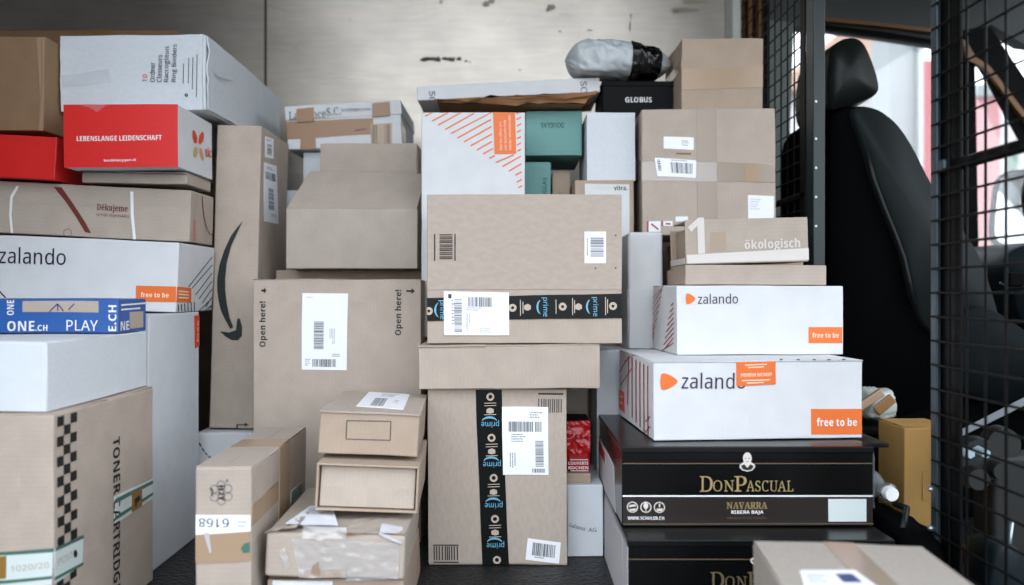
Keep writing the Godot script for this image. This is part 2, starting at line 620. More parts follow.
# ------------------------------------------------------------------ scene
func _ready() -> void:
	var cam := Camera3D.new()
	cam.name = "camera"
	add_child(cam)
	cam.position = Vector3(0, EYE, 0)
	cam.fov = rad_to_deg(2.0 * atan(292.5 / LENS))
	cam.near = 0.05
	cam.far = 200.0
	var lens := CameraAttributesPhysical.new()
	lens.frustum_focus_distance = 1.75
	lens.frustum_focal_length = 12.0 / (292.5 / LENS)
	lens.exposure_aperture = 2.4
	cam.attributes = lens
	cam.fov = rad_to_deg(2.0 * atan(292.5 / LENS))
	cam.current = true
	var env := Environment.new()
	env.background_mode = Environment.BG_SKY
	var sky := Sky.new()
	var sm := ProceduralSkyMaterial.new()
	sm.sky_top_color = Color(0.885, 0.92, 0.965)
	sm.sky_horizon_color = Color(0.93, 0.95, 0.97)
	sm.ground_bottom_color = Color(0.40, 0.40, 0.40)
	sm.ground_horizon_color = Color(0.55, 0.55, 0.55)
	sm.sun_angle_max = 0.0
	sky.sky_material = sm
	env.sky = sky
	env.tonemap_mode = Environment.TONE_MAPPER_LINEAR
	env.tonemap_exposure = 4.0
	env.sdfgi_enabled = true
	env.ssao_enabled = true
	env.ssil_enabled = true
	var we := WorldEnvironment.new()
	we.name = "environment"
	we.environment = env
	add_child(we)
	make_materials()
	build_van()
	build_cab()
	build_partition()
	build_outside()
	build_left_pile()
	build_middle_pile()
	build_low_pile()
	build_back_row()
	build_right_pile()
	build_cab_things()

# ------------------------------------------------------------------ the van
func build_van() -> void:
	struct("floor", block(Vector3(-2.5, -0.06, -0.86), Vector3(2.35, 0.0, -2.95)), M.rubber_floor, "black rubber-covered cargo floor of the van")
	# far side of the cargo bay: one sheet of metal with worn patches and a seam
	var x0 := -2.5
	var x1 := 0.80
	var v := PackedVector3Array([Vector3(x0, 2.45, -2.8), Vector3(x1, 2.45, -2.8), Vector3(x1, 0, -2.8), Vector3(x0, 0, -2.8)])
	var nn := PackedVector3Array([Vector3.BACK, Vector3.BACK, Vector3.BACK, Vector3.BACK])
	var uv := PackedVector2Array([Vector2(0, 0), Vector2(1, 0), Vector2(1, 1), Vector2(0, 1)])
	for p in [v[0], v[1], v[2], v[3]]:
		v.append(p + Vector3(0, 0, -0.05))
		nn.append(Vector3.FORWARD)
		uv.append(Vector2(0.5, 0.5))
	var wall := struct("wall_back", mesh_of(v, nn, uv, PackedInt32Array([0, 1, 2, 0, 2, 3, 4, 6, 5, 4, 7, 6, 0, 4, 5, 0, 5, 1, 3, 2, 6, 3, 6, 7, 0, 3, 7, 0, 7, 4, 1, 5, 6, 1, 6, 2])), M.sheet_metal, "scuffed bare metal side wall of the cargo bay")
	var seam := at(265.5, 0, 2.8).x
	part(wall, "panel_seam", block(Vector3(seam - 0.0045, 0, -2.799), Vector3(seam + 0.0045, 2.45, -2.802), 0.0005), M.seam)
	# patches where the paint has come off
	var wb := {"xf": Transform3D(Basis(), Vector3(0, 0, -2.799)), "w": 4.0, "h": 2.0, "d": 0.0, "amp": 0.0, "seed": 0.0, "node": wall}
	var shapes := []
	var r := RandomNumberGenerator.new()
	r.seed = 12
	var chips := [[424, 60, 4, 2.6], [430, 58.5, 5, 2.2], [437, 59.5, 4, 2.6], [445, 58.6, 5, 1.8], [452, 59.4, 4, 2.4], [459, 59, 3.5, 1.8], [466, 61, 2, 0.8], [470, 62, 1, 0.6], [486, 4, 4, 3], [491, 1, 3, 3], [551, 7, 5, 3], [548, 10, 2, 2], [684, 10, 14, 2.4], [694, 2, 12, 2.5], [676, 12, 5, 1.5], [560, 31, 1.2, 1.2], [630, 26, 1, 5], [631, 16, 1, 3], [350, 20, 1, 1], [441, 2, 2, 1.6], [296, 48, 3, 0.8], [520, 70, 2, 0.7], [590, 30, 3, 0.6]]
	for c in chips:
		var o := PackedVector2Array()
		for i in 12: o.append(Vector2(c[0] + c[2] * r.randf_range(0.6, 1.25) * cos(TAU * i / 12), c[1] + c[3] * r.randf_range(0.55, 1.3) * sin(TAU * i / 12)))
		shapes.append(o)
	polys(wb, "front", shapes.slice(0, 8), M.bare_patch, "worn_patches", 0.0008).position = wb.xf.origin
	polys(wb, "front", shapes.slice(8), M.scuff, "scuff_marks", 0.0008).position = wb.xf.origin
	# pale post in the corner beside the partition
	struct("trim_1", block(Vector3(0.700, 0, -2.70), Vector3(0.728, 2.45, -2.797)), M.pale_strip, "pale corner strip between metal wall and partition")
	struct("ceiling", block(Vector3(-2.5, 2.45, -0.85), Vector3(0.80, 2.5, -2.9)), M.bay_white, "pale roof of the cargo bay")
	struct("wall_left", block(Vector3(-2.55, 0, -0.85), Vector3(-2.5, 2.45, -2.85)), M.bay_white, "pale rear end of the cargo bay")
	# door side: the sliding door stands open between these
	struct("wall_front", block(Vector3(-2.5, -0.06, -0.86), Vector3(-1.02, 2.45, -0.92)), M.panel_grey, "van side wall beside the open sliding door")
	struct("trim_2", block(Vector3(-1.02, 2.36, -0.86), Vector3(0.80, 2.5, -0.94)), M.panel_grey, "rail above the open sliding door")
	struct("trim_3", block(Vector3(0.745, -0.06, -0.86), Vector3(0.85, 2.45, -0.98)), M.amber_paint, "yellow post between sliding door and cab door")

func build_cab() -> void:
	var z := 2.8
	# far cab door: lower panel, rear panel, header; the openings between them are the windows
	var side := struct("wall_right", plate([735, 256, 1400, 256, 1400, 500, 735, 500], z, 0.06), M.liner, "dark inner panels of the driver's door side")
	part(side, "header", plate([735, -160, 1150, -160, 1150, 60, 1024, 44, 990, 24, 985, 56, 957, 47, 935, 43.5, 880, 35, 830, 28.5, 735, 24], z, 0.06), M.headliner)
	part(side, "rear_panel", plate([768, 20, 794, 22, 790, 130, 800, 256, 768, 256], z - 0.01, 0.05), M.cab_panel)
	part(side, "rear_post", plate([735, 0, 768, 0, 768, 256, 735, 256], z - 0.02, 0.05), M.liner)
	for x in [740, 748, 757]:
		part(side, "post_rib", plate([x, -20, x + 4.5, -20, x + 4.5, 256, x, 256], z - 0.05, 0.03), M.amber_paint)
	part(side, "door_frame_strip", plate([822, 17, 880, 22.5, 940, 29.5, 940, 33, 880, 26, 822, 20.5], z - 0.03, 0.02), M.amber_paint)
	part(side, "door_seal", plate([822, 24.5, 880, 31, 957, 43, 957, 46, 880, 36, 822, 29], z - 0.02, 0.02), M.rubber)
	part(side, "window_divider", plate([951, 40, 956, 43, 958, 260, 952, 260], z - 0.02, 0.04), M.rubber)
	part(side, "window_divider", plate([956, 43, 965, 48, 968, 260, 958, 260], z - 0.01, 0.04), M.headliner)
	part(side, "window_divider", plate([965, 48, 975, 60, 979, 260, 968, 260], z - 0.03, 0.05), M.rubber)
	part(side, "front_pillar", plate([975, 60, 962, 30, 990, 26, 1140, 250, 1112, 256, 1022, 141, 984, 72], z - 0.02, 0.018), M.liner)
	part(side, "pillar_edge", plate([962, 40, 966, 40, 976, 57, 990, 66, 1120, 236, 1117, 239, 1012, 103, 986, 69, 968, 60], z - 0.04, 0.02), M.amber_paint)
	struct("window_1", plate([794, 24, 952, 46, 952, 256, 800, 256, 790, 130], z + 0.03, 0.004), M.glass, "driver's door window")
	struct("window_2", plate([978, 66, 1112, 250, 1112, 256, 979, 256], z + 0.03, 0.004), M.glass, "small triangular window ahead of the driver's door")
	struct("ceiling_cab", block(Vector3(0.80, 1.62, -0.85), Vector3(1.75, 1.68, -2.95)), M.liner, "cab headliner")
	struct("trim_4", block(Vector3(0.80, 1.62, -0.95), Vector3(0.84, 2.5, -2.85)), M.liner, "wall over the cab roof")
	# front end, beyond the picture; the passenger door stands open
	struct("trim_5", block(Vector3(0.85, -0.06, -0.88), Vector3(2.3, 0.02, -0.95)), M.liner, "sill of the open passenger door")
	struct("wall_bulkhead", block(Vector3(2.28, -0.06, -0.9), Vector3(2.34, 0.66, -2.9)), M.liner, "cab bulkhead under the windscreen")
	# windscreen
	var ws := PackedVector3Array([Vector3(1.75, 1.62, -0.95), Vector3(1.75, 1.62, -2.8), Vector3(2.3, 0.66, -0.95), Vector3(2.3, 0.66, -0.95), Vector3(1.75, 1.62, -2.8), Vector3(2.3, 0.66, -2.8)])
	struct("window_3", smooth(ws, -1), M.glass, "windscreen")

func build_partition() -> void:
	# fixed mesh panel towards the far wall
	var far := thing("mesh_partition_panel", "black wire mesh panel reaching from metal wall to the slim green-black post", "partition", "partition panels", Transform3D(Basis(), Vector3(MX, 0, -2.4)))
	mesh_panel(far, -2.74, -2.10, 2.43)
	part(far, "post", block(Vector3(-0.010, 0, 0.30), Vector3(0.019, 2.44, 0.352), 0.003), M.steel_paint)
	part(far, "post_flange", block(Vector3(-0.012, 0, 0.298), Vector3(-0.008, 2.44, 0.262), 0.001), M.black_paint)
	part(far, "frame_bar", block(Vector3(-0.012, 0.795, 0.30), Vector3(-0.002, 0.812, -0.34), 0.003), M.black_paint)
	for y in [0.72, 0.79, 0.86, 0.93, 1.02]:
		var m := CylinderMesh.new()
		m.top_radius = 0.0028
		m.bottom_radius = 0.0035
		m.height = 0.003
		m.radial_segments = 10
		var o := part(far, "rivet", m, M.steel_bright)
		o.position = Vector3(-0.004, y, 0.353)
		o.rotation.x = PI / 2
	# the panel nearer the sliding door
	var near := thing("mesh_partition_panel", "black wire mesh panel with wide flat post in front of dashboard", "partition", "partition panels", Transform3D(Basis(), Vector3(MX, 0, -1.2)))
	mesh_panel(near, -1.478, -0.99, 2.43)
	part(near, "post", block(Vector3(0.004, 0, -0.205), Vector3(0.010, 2.44, -0.282), 0.002), M.black_paint)
	part(near, "post_edge", block(Vector3(-0.006, 0, -0.262), Vector3(0.003, 2.44, -0.284), 0.003), M.steel_edge)
	part(near, "locking_bar", tube([Vector3(0.012, 0.775, -0.262), Vector3(0.012, 0.775, 0.2)], 0.0105, 10), M.black_paint)
	part(near, "locking_bar_end", rbox(0.018, 0.022, 0.022, 0.006, 0.0, 0.0, 2), M.steel_edge).position = Vector3(0.0, 0.765, -0.245)
	for y in [0.218, 0.150]:
		var m := SphereMesh.new()
		m.radius = 0.006
		m.height = 0.010
		m.radial_segments = 12
		m.rings = 6
		part(near, "bolt", m, M.steel_bright).position = Vector3(-0.007, y, -0.279)

func mesh_panel(root: Node3D, z0: float, z1: float, top: float) -> void:
	var base := root.position.z
	var up := CylinderMesh.new()
	up.top_radius = 0.0022
	up.bottom_radius = 0.0022
	up.height = top
	up.radial_segments = 6
	up.rings = 1
	var along := CylinderMesh.new()
	along.top_radius = 0.0022
	along.bottom_radius = 0.0022
	along.height = absf(z1 - z0)
	along.radial_segments = 6
	along.rings = 1
	var z := z1
	while z > z0 - 0.001:
		var o := part(root, "upright_wire", up, M.black_paint)
		o.position = Vector3(-0.0022, top / 2, z - base)
		z -= 0.0545
	var y := 0.02
	while y < top:
		var o := part(root, "cross_wire", along, M.black_paint)
		o.position = Vector3(-0.006, y, (z0 + z1) / 2 - base)
		o.rotation.x = PI / 2
		y += 0.0415

func building(called: String, label: String, a: Array, dist: float, deep: float, m: Material) -> Node3D:
	var o := thing(called, label, "building")
	part(o, "wall", plate(a, dist, deep), m)
	return o

func build_outside() -> void:
	struct("ground", block(Vector3(-60, -0.85, 40), Vector3(60, -0.75, -60), 0.0), M.concrete, "pale concrete yard around the van")
	var w := building("house", "white house with terracotta roof seen through the driver's door window", [780, 92, 914, 60, 914, 420, 780, 420], 9.0, 5.0, M.facade_white)
	part(w, "roof", plate([768, 96, 842, 30, 918, 34, 918, 60], 8.7, 5.4), M.roof_tile)
	part(w, "eave", plate([864, 68, 918, 58, 918, 66, 864, 82], 8.4, 0.3), M.facade_white)
	for q in [[886, 108, 898, 150], [892, 128, 903, 164], [846, 120, 858, 160]]:
		part(w, "window", plate([q[0], q[1], q[2], q[1], q[2], q[3], q[0], q[3]], 8.99, 0.05), M.window_dark)
	var g := building("concrete_block", "pale grey building edge with dark rain pipe beside red banner", [890, 30, 924, 30, 924, 420, 890, 420], 7.6, 0.4, M.facade_grey)
	part(g, "rain_pipe", tube([at(918, 20, 7.55), at(918, 420, 7.55)], 0.028, 8), M.window_dark)
	var b := thing("banner", "tall red banner hanging outside the cab window", "banner")
	part(b, "cloth", plate([921, 60, 946, 60, 946, 400, 921, 400], 7.0, 0.02), M.banner_red)
	part(b, "pole", tube([at(921, 40, 6.98), at(921, 480, 6.98)], 0.02, 8), M.facade_grey)
	var p := building("town_house", "pink rendered house outside the triangular cab window", [962, 96, 1000, 96, 1003, 420, 962, 420], 10.0, 4.0, M.facade_pink)
	part(p, "gable", plate([962, 96, 1000, 96, 1000, 84, 962, 84], 9.95, 4.1), M.facade_grey)
	var q := building("apartment_house", "white apartment house with green shutters right of the pink house", [1001, 110, 1060, 110, 1060, 420, 1001, 420], 12.0, 4.0, M.facade_white)
	for k in [[1008, 152, 1018, 172], [1010, 240, 1018, 262], [1030, 152, 1040, 172]]:
		part(q, "shutter", plate([k[0], k[1], k[2], k[1], k[2], k[3], k[0], k[3]], 11.98, 0.06), M.shade_green)
	# door mirror outside the far window
	var c := at(1022, 208, 3.08)
	var mx := Transform3D(Basis(Vector3.UP, deg_to_rad(-18)), c)
	var mir := thing("door_mirror", "large rounded door mirror in black housing outside the triangular window", "mirror", "", mx)
	var rim := PackedVector2Array()
	var inner := PackedVector2Array()
	for i in 32:
		var t := TAU * i / 32
		var sx := signf(cos(t)) * pow(absf(cos(t)), 0.45)
		var sy := signf(sin(t)) * pow(absf(sin(t)), 0.45)
		rim.append(Vector2(sx * 0.092 + sy * 0.012, sy * 0.140))
		inner.append(Vector2(sx * 0.083 + sy * 0.011, sy * 0.130))
	part(mir, "housing", prism(rim, 0.0, -0.06), M.rubber)
	part(mir, "mirror_glass", prism(inner, 0.004, -0.01), M.mirror)
	part(mir, "bracket", tube([Vector3(-0.02, -0.15, -0.03), Vector3(-0.02, -0.30, 0.1)], 0.018, 8), M.rubber)

func outline(a: Array, dist: float) -> PackedVector3Array:
	var o := PackedVector3Array()
	for i in range(0, a.size(), 2): o.append(at(a[i], a[i + 1], dist))
	return o

# a padded shape: an outline swept across the seat's width, drawn in towards both sides
func cushion(a: Array, dist: float, wide: float, pinch := 0.82) -> ArrayMesh:
	var src := outline(a, dist)
	var fine := PackedVector3Array()      # rounder outline
	var n := src.size()
	for i in n:
		var p0 := src[(i - 1 + n) % n]
		var p1 := src[i]
		var p2 := src[(i + 1) % n]
		var p3 := src[(i + 2) % n]
		for k in 4: fine.append(p1.cubic_interpolate(p2, p0, p3, k / 4.0))
	var c := Vector3.ZERO
	for p in fine: c += p
	c /= fine.size()
	var secs := []
	for e in [[0.0, pinch], [0.03, pinch + 0.6 * (1 - pinch)], [0.10, 1.0], [0.5, 1.03], [0.90, 1.0], [0.97, pinch + 0.6 * (1 - pinch)], [1.0, pinch]]:
		var ring := PackedVector3Array()
		for p in fine: ring.append(c + (p - c) * float(e[1]) + Vector3(0, 0, -wide * float(e[0])))
		secs.append(ring)
	return loft(secs)

func build_cab_things() -> void:
	var seat := thing("driver_seat", "black driver's seat with headrest in the cab behind the mesh", "seat")
	part(seat, "headrest", cushion([829, 62, 831, 50, 840, 40, 852, 37, 863, 42, 872, 60, 879, 84, 876, 95, 858, 103, 840, 108, 830, 108, 827, 84], 2.10, 0.24, 0.97), M.leather)
	part(seat, "backrest", cushion([831, 122, 842, 108, 860, 103, 880, 107, 897, 121, 913, 145, 927, 173, 944, 201, 962, 226, 980, 254, 993, 290, 1001, 326, 990, 360, 950, 400, 900, 420, 850, 420, 832, 400, 829, 300, 829, 200], 2.09, 0.40, 0.96), M.fabric_black)
	part(seat, "piping", tube([at(867, 152, 2.064), at(874, 180, 2.062), at(884, 207, 2.062), at(896, 236, 2.062), at(904, 258, 2.062), at(909, 280, 2.062), at(915, 304, 2.064)], 0.005, 8), M.leather)
	part(seat, "side_bolster", cushion([853, 112, 864, 104, 880, 108, 897, 122, 913, 146, 927, 174, 944, 202, 962, 227, 980, 255, 993, 290, 1001, 326, 986, 346, 935, 336, 916, 306, 909, 280, 904, 258, 896, 236, 884, 207, 874, 180, 864, 146], 2.065, 0.45, 0.96), M.seat_side)
	part(seat, "cushion", cushion([950, 330, 966, 306, 990, 306, 1020, 324, 1060, 352, 1110, 372, 1110, 420, 1040, 412, 960, 392], 2.05, 0.46, 0.9), M.seat_cover)
	part(seat, "pedestal", block(Vector3(0.95, 0.0, -2.10), Vector3(1.45, 0.30, -2.45), 0.02), M.fabric_black)
	var d := thing("dashboard", "dark teal dashboard with air vents and binnacle in the cab", "dashboard")
	part(d, "top", cushion([1004, 262, 1020, 246, 1060, 240, 1160, 236, 1240, 250, 1240, 330, 1100, 360, 1030, 330, 1012, 290], 2.30, 0.48, 0.97), M.dash)
	part(d, "vent", block(at(1003, 272, 2.28), at(1026, 287, 2.25), 0.008), M.rubber)
	part(d, "vent_trim", tube([at(1000, 283, 2.27), at(1010, 288, 2.27), at(1024, 286, 2.27)], 0.003, 8), M.steel_edge)
	part(d, "side_panel", block(Vector3(1.50, 0.0, -1.5), Vector3(2.2, 0.50, -2.75), 0.04), M.dash)
	var c := at(1068, 236, 2.42)
	var ring := []
	var tilt := Basis(Vector3.UP, deg_to_rad(80)) * Basis(Vector3.RIGHT, deg_to_rad(-25))
	for i in 36: ring.append(c + tilt * Vector3(0.19 * cos(TAU * i / 36), 0.19 * sin(TAU * i / 36), 0))
	var sw := part(d, "steering_wheel", tube(ring, 0.015, 10, true), M.leather)
	part(sw, "hub", block(c - Vector3(0.02, 0.05, 0.05), c + Vector3(0.05, 0.05, 0.05), 0.02), M.leather)
	part(sw, "spoke", tube([c, c + tilt * Vector3(0.19, 0, 0)], 0.012, 8), M.leather)
	part(sw, "spoke", tube([c, c + tilt * Vector3(-0.19, 0, 0)], 0.012, 8), M.leather)
	part(sw, "column", tube([c, c + Vector3(0.35, -0.14, 0)], 0.03, 10), M.leather)
	# seat mechanism low down behind the mesh
	var mech := thing("seat_mechanism", "dark steel seat adjuster with two bright bolt heads", "mechanism")
	part(mech, "rail", loft([PackedVector3Array([at(960, 430, 1.62), at(960, 437, 1.62), at(961, 437, 1.66), at(961, 430, 1.66)]), PackedVector3Array([at(1050, 384, 1.62), at(1050, 393, 1.62), at(1050, 393, 1.66), at(1050, 384, 1.66)])], true, -1), M.rail_grey)
	for q in [[976, 460, 0.046, 1.66], [1000, 444, 0.036, 1.68], [975, 478, 0.022, 1.63], [998, 470, 0.018, 1.63]]:
		var m := CylinderMesh.new()
		m.top_radius = q[2] * 0.92
		m.bottom_radius = q[2]
		m.height = 0.03
		m.radial_segments = 24
		var o := part(mech, "disc", m, M.mech)
		o.position = at(q[0], q[1], q[3])
		o.rotation = Vector3(PI / 2, 0, 0)
	for q in [[966.5, 452.5], [982, 452.5]]:
		var m := CylinderMesh.new()
		m.top_radius = 0.009
		m.bottom_radius = 0.011
		m.height = 0.03
		m.radial_segments = 6
		var o := part(mech, "bolt_head", m, M.bolt_cap)
		o.position = at(q[0], q[1], 1.618)
		o.rotation = Vector3(PI / 2, 0, 0)
	part(mech, "bracket", block(Vector3(0.94, 0.02, -1.66), Vector3(1.10, 0.24, -1.74), 0.01), M.mech)
	part(mech, "foot", block(Vector3(0.94, 0.0, -1.66), Vector3(1.10, 0.03, -1.80), 0.01), M.amber_paint)
	var lever := thing("hand_lever", "thin chrome lever rising from grey gaiter on the cab floor", "lever")
	part(lever, "rod", tube([at(1008, 552, 1.50), at(1010, 540, 1.50), at(1012, 522, 1.50)], 0.0035, 8), M.steel_bright)
	part(lever, "gaiter", cushion([996, 552, 1012, 549, 1024, 556, 1030, 615, 990, 615], 1.46, 0.09, 0.8), M.dash)
	var ft := thing("floor_mat", "blue-grey ribbed mat on the cab floor", "mat")
	part(ft, "mat", block(Vector3(0.79, 0.001, -1.12), Vector3(1.40, 0.014, -1.63), 0.004), M.mat_blue)
	for i in 9:
		part(ft, "rib", block(Vector3(0.80, 0.014, -1.15 - i * 0.05), Vector3(1.39, 0.019, -1.17 - i * 0.05), 0.002), M.mat_blue)
	# things lying in the doorway of the partition
	var y := carton("cardboard_box", "yellowish cardboard box behind the partition post", {"X0": 0.784, "X1": 0.884, "D": 1.70, "base": 0.0, "h": 0.288, "d": 0.12, "mat": M.kraft_yellow})
	stick(y, "front", [922, 472, 932, 472, 932, 500, 922, 500], M.kraft_yellow, "hand_hole_tab", 0.0022)
	sheet(y, "top", frac(y, "top", 0.02, 0.02, 0.98, 0.49), M.kraft_yellow, "flap", 0.003)
	sheet(y, "top", frac(y, "top", 0.02, 0.51, 0.98, 0.98), M.kraft_yellow, "flap", 0.003)
	var bag := thing("padded_parcel", "crumpled pale plastic parcel with brown tape beside orange sticker", "parcel")
	var bm := lump(Vector3(0.045, 0.045, 0.06), 22.0, 0.022, 31)
	var o := part(bag, "wrapping", bm, M.pale_strip)
	bag.position = Vector3(0.835, 0.304, -1.97)
	part(bag, "tape", block(Vector3(-0.045, 0.016, 0.040), Vector3(0.02, 0.034, 0.054), 0.003), M.tape_tan).rotation.z = 0.6
	part(bag, "tape", block(Vector3(-0.02, -0.012, 0.052), Vector3(0.03, 0.012, 0.060), 0.003), M.tape_brown).rotation.z = 0.7
	o.rotation.y = 0.3
	var shelf := thing("plastic_crate", "low black plastic crate under the crumpled pale parcel", "crate", "", Transform3D(Basis(), Vector3(0.845, 0, -1.98)))
	part(shelf, "body", rbox(0.13, 0.242, 0.16, 0.01), M.fabric_black)
	part(shelf, "rim", block(Vector3(-0.07, 0.242, -0.085), Vector3(0.07, 0.256, 0.085), 0.004), M.rubber)
	var cloth := thing("black_bag", "slumped black fabric bag between wine boxes and yellowish box", "bag")
	part(cloth, "fabric", lump(Vector3(0.045, 0.075, 0.16), 16.0, 0.016, 17), M.fabric_black)
	part(cloth, "strap", tube([Vector3(-0.02, 0.06, 0.08), Vector3(0.01, 0.085, 0.03), Vector3(0.02, 0.075, -0.04)], 0.006, 8), M.leather)
	cloth.position = Vector3(0.710, 0.082, -1.58)
	var bottle := thing("plastic_bottle", "clear plastic bottle with white cap lying on the black bag", "bottle", "", Transform3D(Basis(Vector3.UP, deg_to_rad(4)) * Basis(Vector3.RIGHT, PI / 2), at(889, 493, 1.58)))
	var secs := []
	for e in [[0.018, -0.002], [0.013, -0.004], [0.013, -0.028], [0.022, -0.055], [0.029, -0.08], [0.029, -0.17], [0.026, -0.20], [0.018, -0.205]]:
		var rr := PackedVector3Array()
		for i in 20: rr.append(Vector3(e[0] * cos(TAU * i / 20), e[1], e[0] * sin(TAU * i / 20)))
		secs.append(rr)
	part(bottle, "bottle_body", loft(secs), M.clear_plastic)
	var cap := CylinderMesh.new()
	cap.top_radius = 0.0125
	cap.bottom_radius = 0.0135
	cap.height = 0.016
	cap.radial_segments = 24
	part(bottle, "cap", cap, M.white_print).position = Vector3(0, 0.004, 0)

# an uneven rounded lump: soft bags and crumpled wrapping
func lump(half: Vector3, freq: float, amp: float, sd: int, power := 0.6) -> ArrayMesh:
	var n := FastNoiseLite.new()
	n.seed = sd
	n.frequency = freq
	n.noise_type = FastNoiseLite.TYPE_CELLULAR
	n.cellular_return_type = FastNoiseLite.RETURN_DISTANCE
	var secs := []
	var rows := 26
	var cols := 40
	for j in rows + 1:
		var b := PI * (float(j) / rows - 0.5)
		var ring := PackedVector3Array()
		for i in cols:
			var a := TAU * i / cols
			var d := Vector3(cos(b) * cos(a), sin(b), cos(b) * sin(a))
			var q := Vector3(signf(d.x) * pow(absf(d.x), power), signf(d.y) * pow(absf(d.y), power), signf(d.z) * pow(absf(d.z), power)) * half
			q += d * n.get_noise_3dv(q * 2.0 / 1.0) * amp
			ring.append(q)
		secs.append(ring)
	return loft(secs, false)

# ------------------------------------------------------------------ parcels
func pix(b: Dictionary, p: Vector3) -> Vector2:
	var w: Vector3 = b.xf * p
	return Vector2(512.0 + w.x / -w.z * LENS, 292.5 - (w.y - EYE) / -w.z * LENS)

# two flaps that meet over the middle of a face
func flaps(b: Dictionary, face: String, split := 0.5, across := false, lift := 0.0028, gap := 0.004) -> void:
	if across:
		sheet(b, face, frac(b, face, 0.006, 0.006, 0.994, split - gap), b.mat, "flap", lift)
		sheet(b, face, frac(b, face, 0.006, split + gap, 0.994, 0.994), b.mat, "flap", lift)
	else:
		sheet(b, face, frac(b, face, 0.006, 0.006, split - gap, 0.994), b.mat, "flap", lift)
		sheet(b, face, frac(b, face, split + gap, 0.006, 0.994, 0.994), b.mat, "flap", lift)

func ramp_arrow(cx: float, cy: float, r: float, turn: float) -> PackedVector2Array:
	# the swoosh on the black tape: an arc with a small hook
	var out := PackedVector2Array()
	for i in 11:
		var a := lerpf(0.35, PI - 0.35, i / 10.0)
		out.append(Vector2(cos(a) * r, sin(a) * r * 0.75))
	for i in 11:
		var a := lerpf(PI - 0.35, 0.35, i / 10.0)
		out.append(Vector2(cos(a) * r * 0.98, sin(a) * r * 0.75 - 0.26 * r * sin(a)))
	for i in out.size(): out[i] = out[i].rotated(turn) + Vector2(cx, cy)
	return out

func rounded_triangle(x0: float, y0: float, x1: float, y1: float) -> PackedVector2Array:
	var w := x1 - x0
	var h := y1 - y0
	var out := PackedVector2Array()
	for p in [[0.0, 0.22], [0.05, 0.05], [0.2, 0.0], [0.45, 0.07], [0.75, 0.24], [0.94, 0.38], [1.0, 0.5], [0.94, 0.62], [0.75, 0.76], [0.45, 0.93], [0.2, 1.0], [0.05, 0.95], [0.0, 0.78], [-0.02, 0.5]]:
		out.append(Vector2(x0 + p[0] * w, y0 + p[1] * h))
	return out

